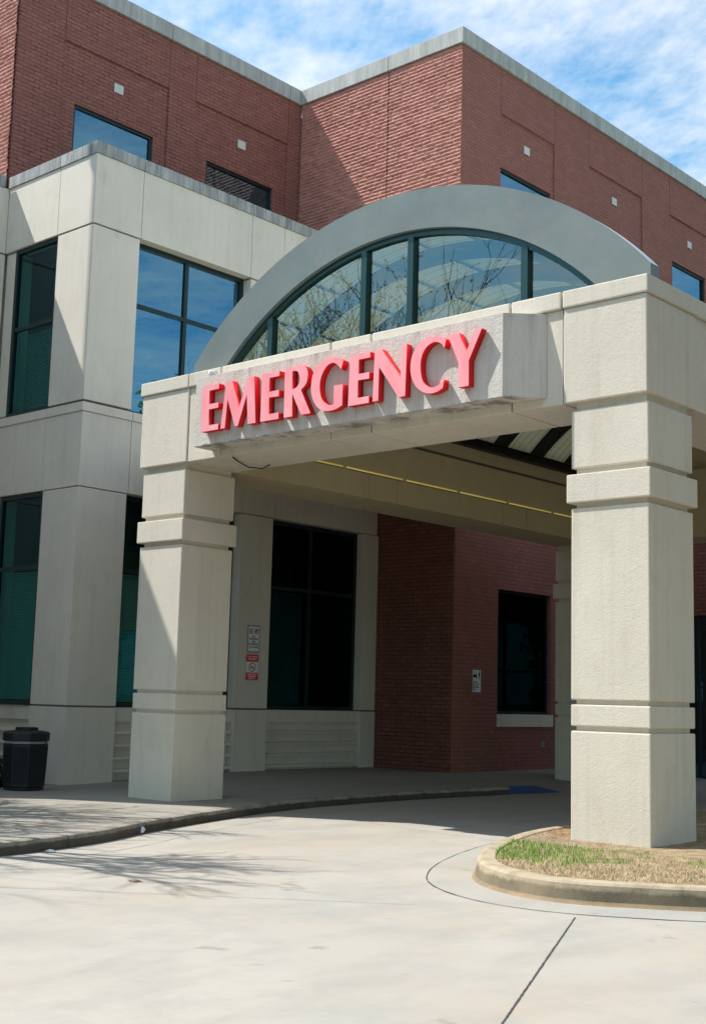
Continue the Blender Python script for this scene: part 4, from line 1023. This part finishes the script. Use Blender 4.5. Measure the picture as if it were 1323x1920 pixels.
where = ['standing southernmost in the row across the drive', 'second from the south in the row across the drive', 'third from the south in the row across the drive', 'in the middle of the row across the drive', 'tall, level with the back of the canopy across the drive', 'near the north end of the row across the drive',
 'at the corner where the two rows of trees meet', 'first of the row north of the canopy', 'in the middle of the row north of the canopy', 'last but one of the row north of the canopy', 'nearest the brick wall north of the canopy', 'behind the corner of the rows', 'farthest north of all the trees', 'far behind the row across the drive', 'westernmost of the row south of the drive', 'second from the west in the row south of the drive', 'in the middle of the row south of the drive', 'second from the east in the row south of the drive', 'at the east end of the row south of the drive', 'at the south east bend of the tree rows', 'between the bend and the row across the drive']
for i, (x, y, h) in enumerate(spots): leafy('added green screening tree '+where[i], (x, y, -.3), h, 4.2, 5200, 50+i)

# =================================================================== light, sky, camera
D = Vector((1, .53, -1.6)).normalized()
sl = bpy.data.lights.new('sun', 'SUN'); sl.energy = 5.0; sl.angle = R(.55); sl.color = (1, .965, .90)
so = bpy.data.objects.new('sun', sl); COL.objects.link(so); so.rotation_euler = D.to_track_quat('-Z', 'Y').to_euler(); so.location = (-20, -20, 40)
w = bpy.data.worlds.new('World'); sc.world = w; w.use_nodes = True; nt = w.node_tree; nt.nodes.clear()
out = nt.nodes.new('ShaderNodeOutputWorld'); bg = nt.nodes.new('ShaderNodeBackground'); lk(nt, bg.outputs[0], out.inputs[0])
sky = nt.nodes.new('ShaderNodeTexSky'); sky.sky_type = 'NISHITA'; sky.sun_disc = False
el = math.asin(-D.z); sky.sun_elevation = el; sky.sun_rotation = math.atan2(-D.x, -D.y); sky.air_density = 1.0; sky.dust_density = .6; sky.ozone_density = 1.6
tc = nt.nodes.new('ShaderNodeTexCoord'); s = nt.nodes.new('ShaderNodeSeparateXYZ'); lk(nt, tc.outputs['Generated'], s.inputs[0])
zz = N(nt, 'ShaderNodeMath', operation='MAXIMUM'); lk(nt, s.outputs[2], zz.inputs[0]); zz.inputs[1].default_value = .06
dv = nt.nodes.new('ShaderNodeVectorMath'); dv.operation = 'DIVIDE'; cmb = nt.nodes.new('ShaderNodeCombineXYZ')
for i in range(3): lk(nt, zz.outputs[0], cmb.inputs[i])
lk(nt, tc.outputs['Generated'], dv.inputs[0]); lk(nt, cmb.outputs[0], dv.inputs[1])
v = mapping(nt, dv.outputs[0], (1.0, 1.0, 0), rot=(0, 0, .5), loc=(2.1, .7, 0))
c1 = noi(nt, v, 2.2, 9, .60); c2 = noi(nt, mapping(nt, v, (1, 1.9, 1), rot=(0,0,.4)), 13, 5, .62)
cm = N(nt, 'ShaderNodeMath', operation='MULTIPLY_ADD'); lk(nt, c2, cm.inputs[0]); cm.inputs[1].default_value = .34; lk(nt, c1, cm.inputs[2])
cl = ramp(nt, cm.outputs[0], [(.50, 0), (.70, .42), (.95, .92)])
skyc = mix(nt, 1.0, sky.outputs[0], (1.0, 1.62, 1.66), 'MULTIPLY')
cc = mix(nt, cl, skyc, (9.3, 9.1, 8.9))
lk(nt, cc, bg.inputs[0]); bg.inputs[1].default_value = .10
cam = bpy.data.cameras.new('camera'); co = bpy.data.objects.new('camera', cam); COL.objects.link(co)
cam.sensor_fit = 'VERTICAL'; cam.sensor_height = 36; cam.lens = 2426.578/1920*36; cam.clip_end = 3000; cam.clip_start = .1
mw = Matrix(((0.7457083220748169, 0.07551385594296521, 0.6619794226023844), (0.6657608505354572, -0.12338357967552532, -0.7358933232112108), (0.026107245788588463, 0.9894817587066272, -0.1422823281513705))).to_4x4()
mw.translation = (7.56123, -13.65336, 1.6); co.matrix_world = mw
sc.camera = co
sc.view_settings.view_transform = 'Standard'; sc.view_settings.look = 'None'; sc.view_settings.exposure = .44; sc.view_settings.gamma = 1
sc.render.resolution_x = 705; sc.render.resolution_y = 1024
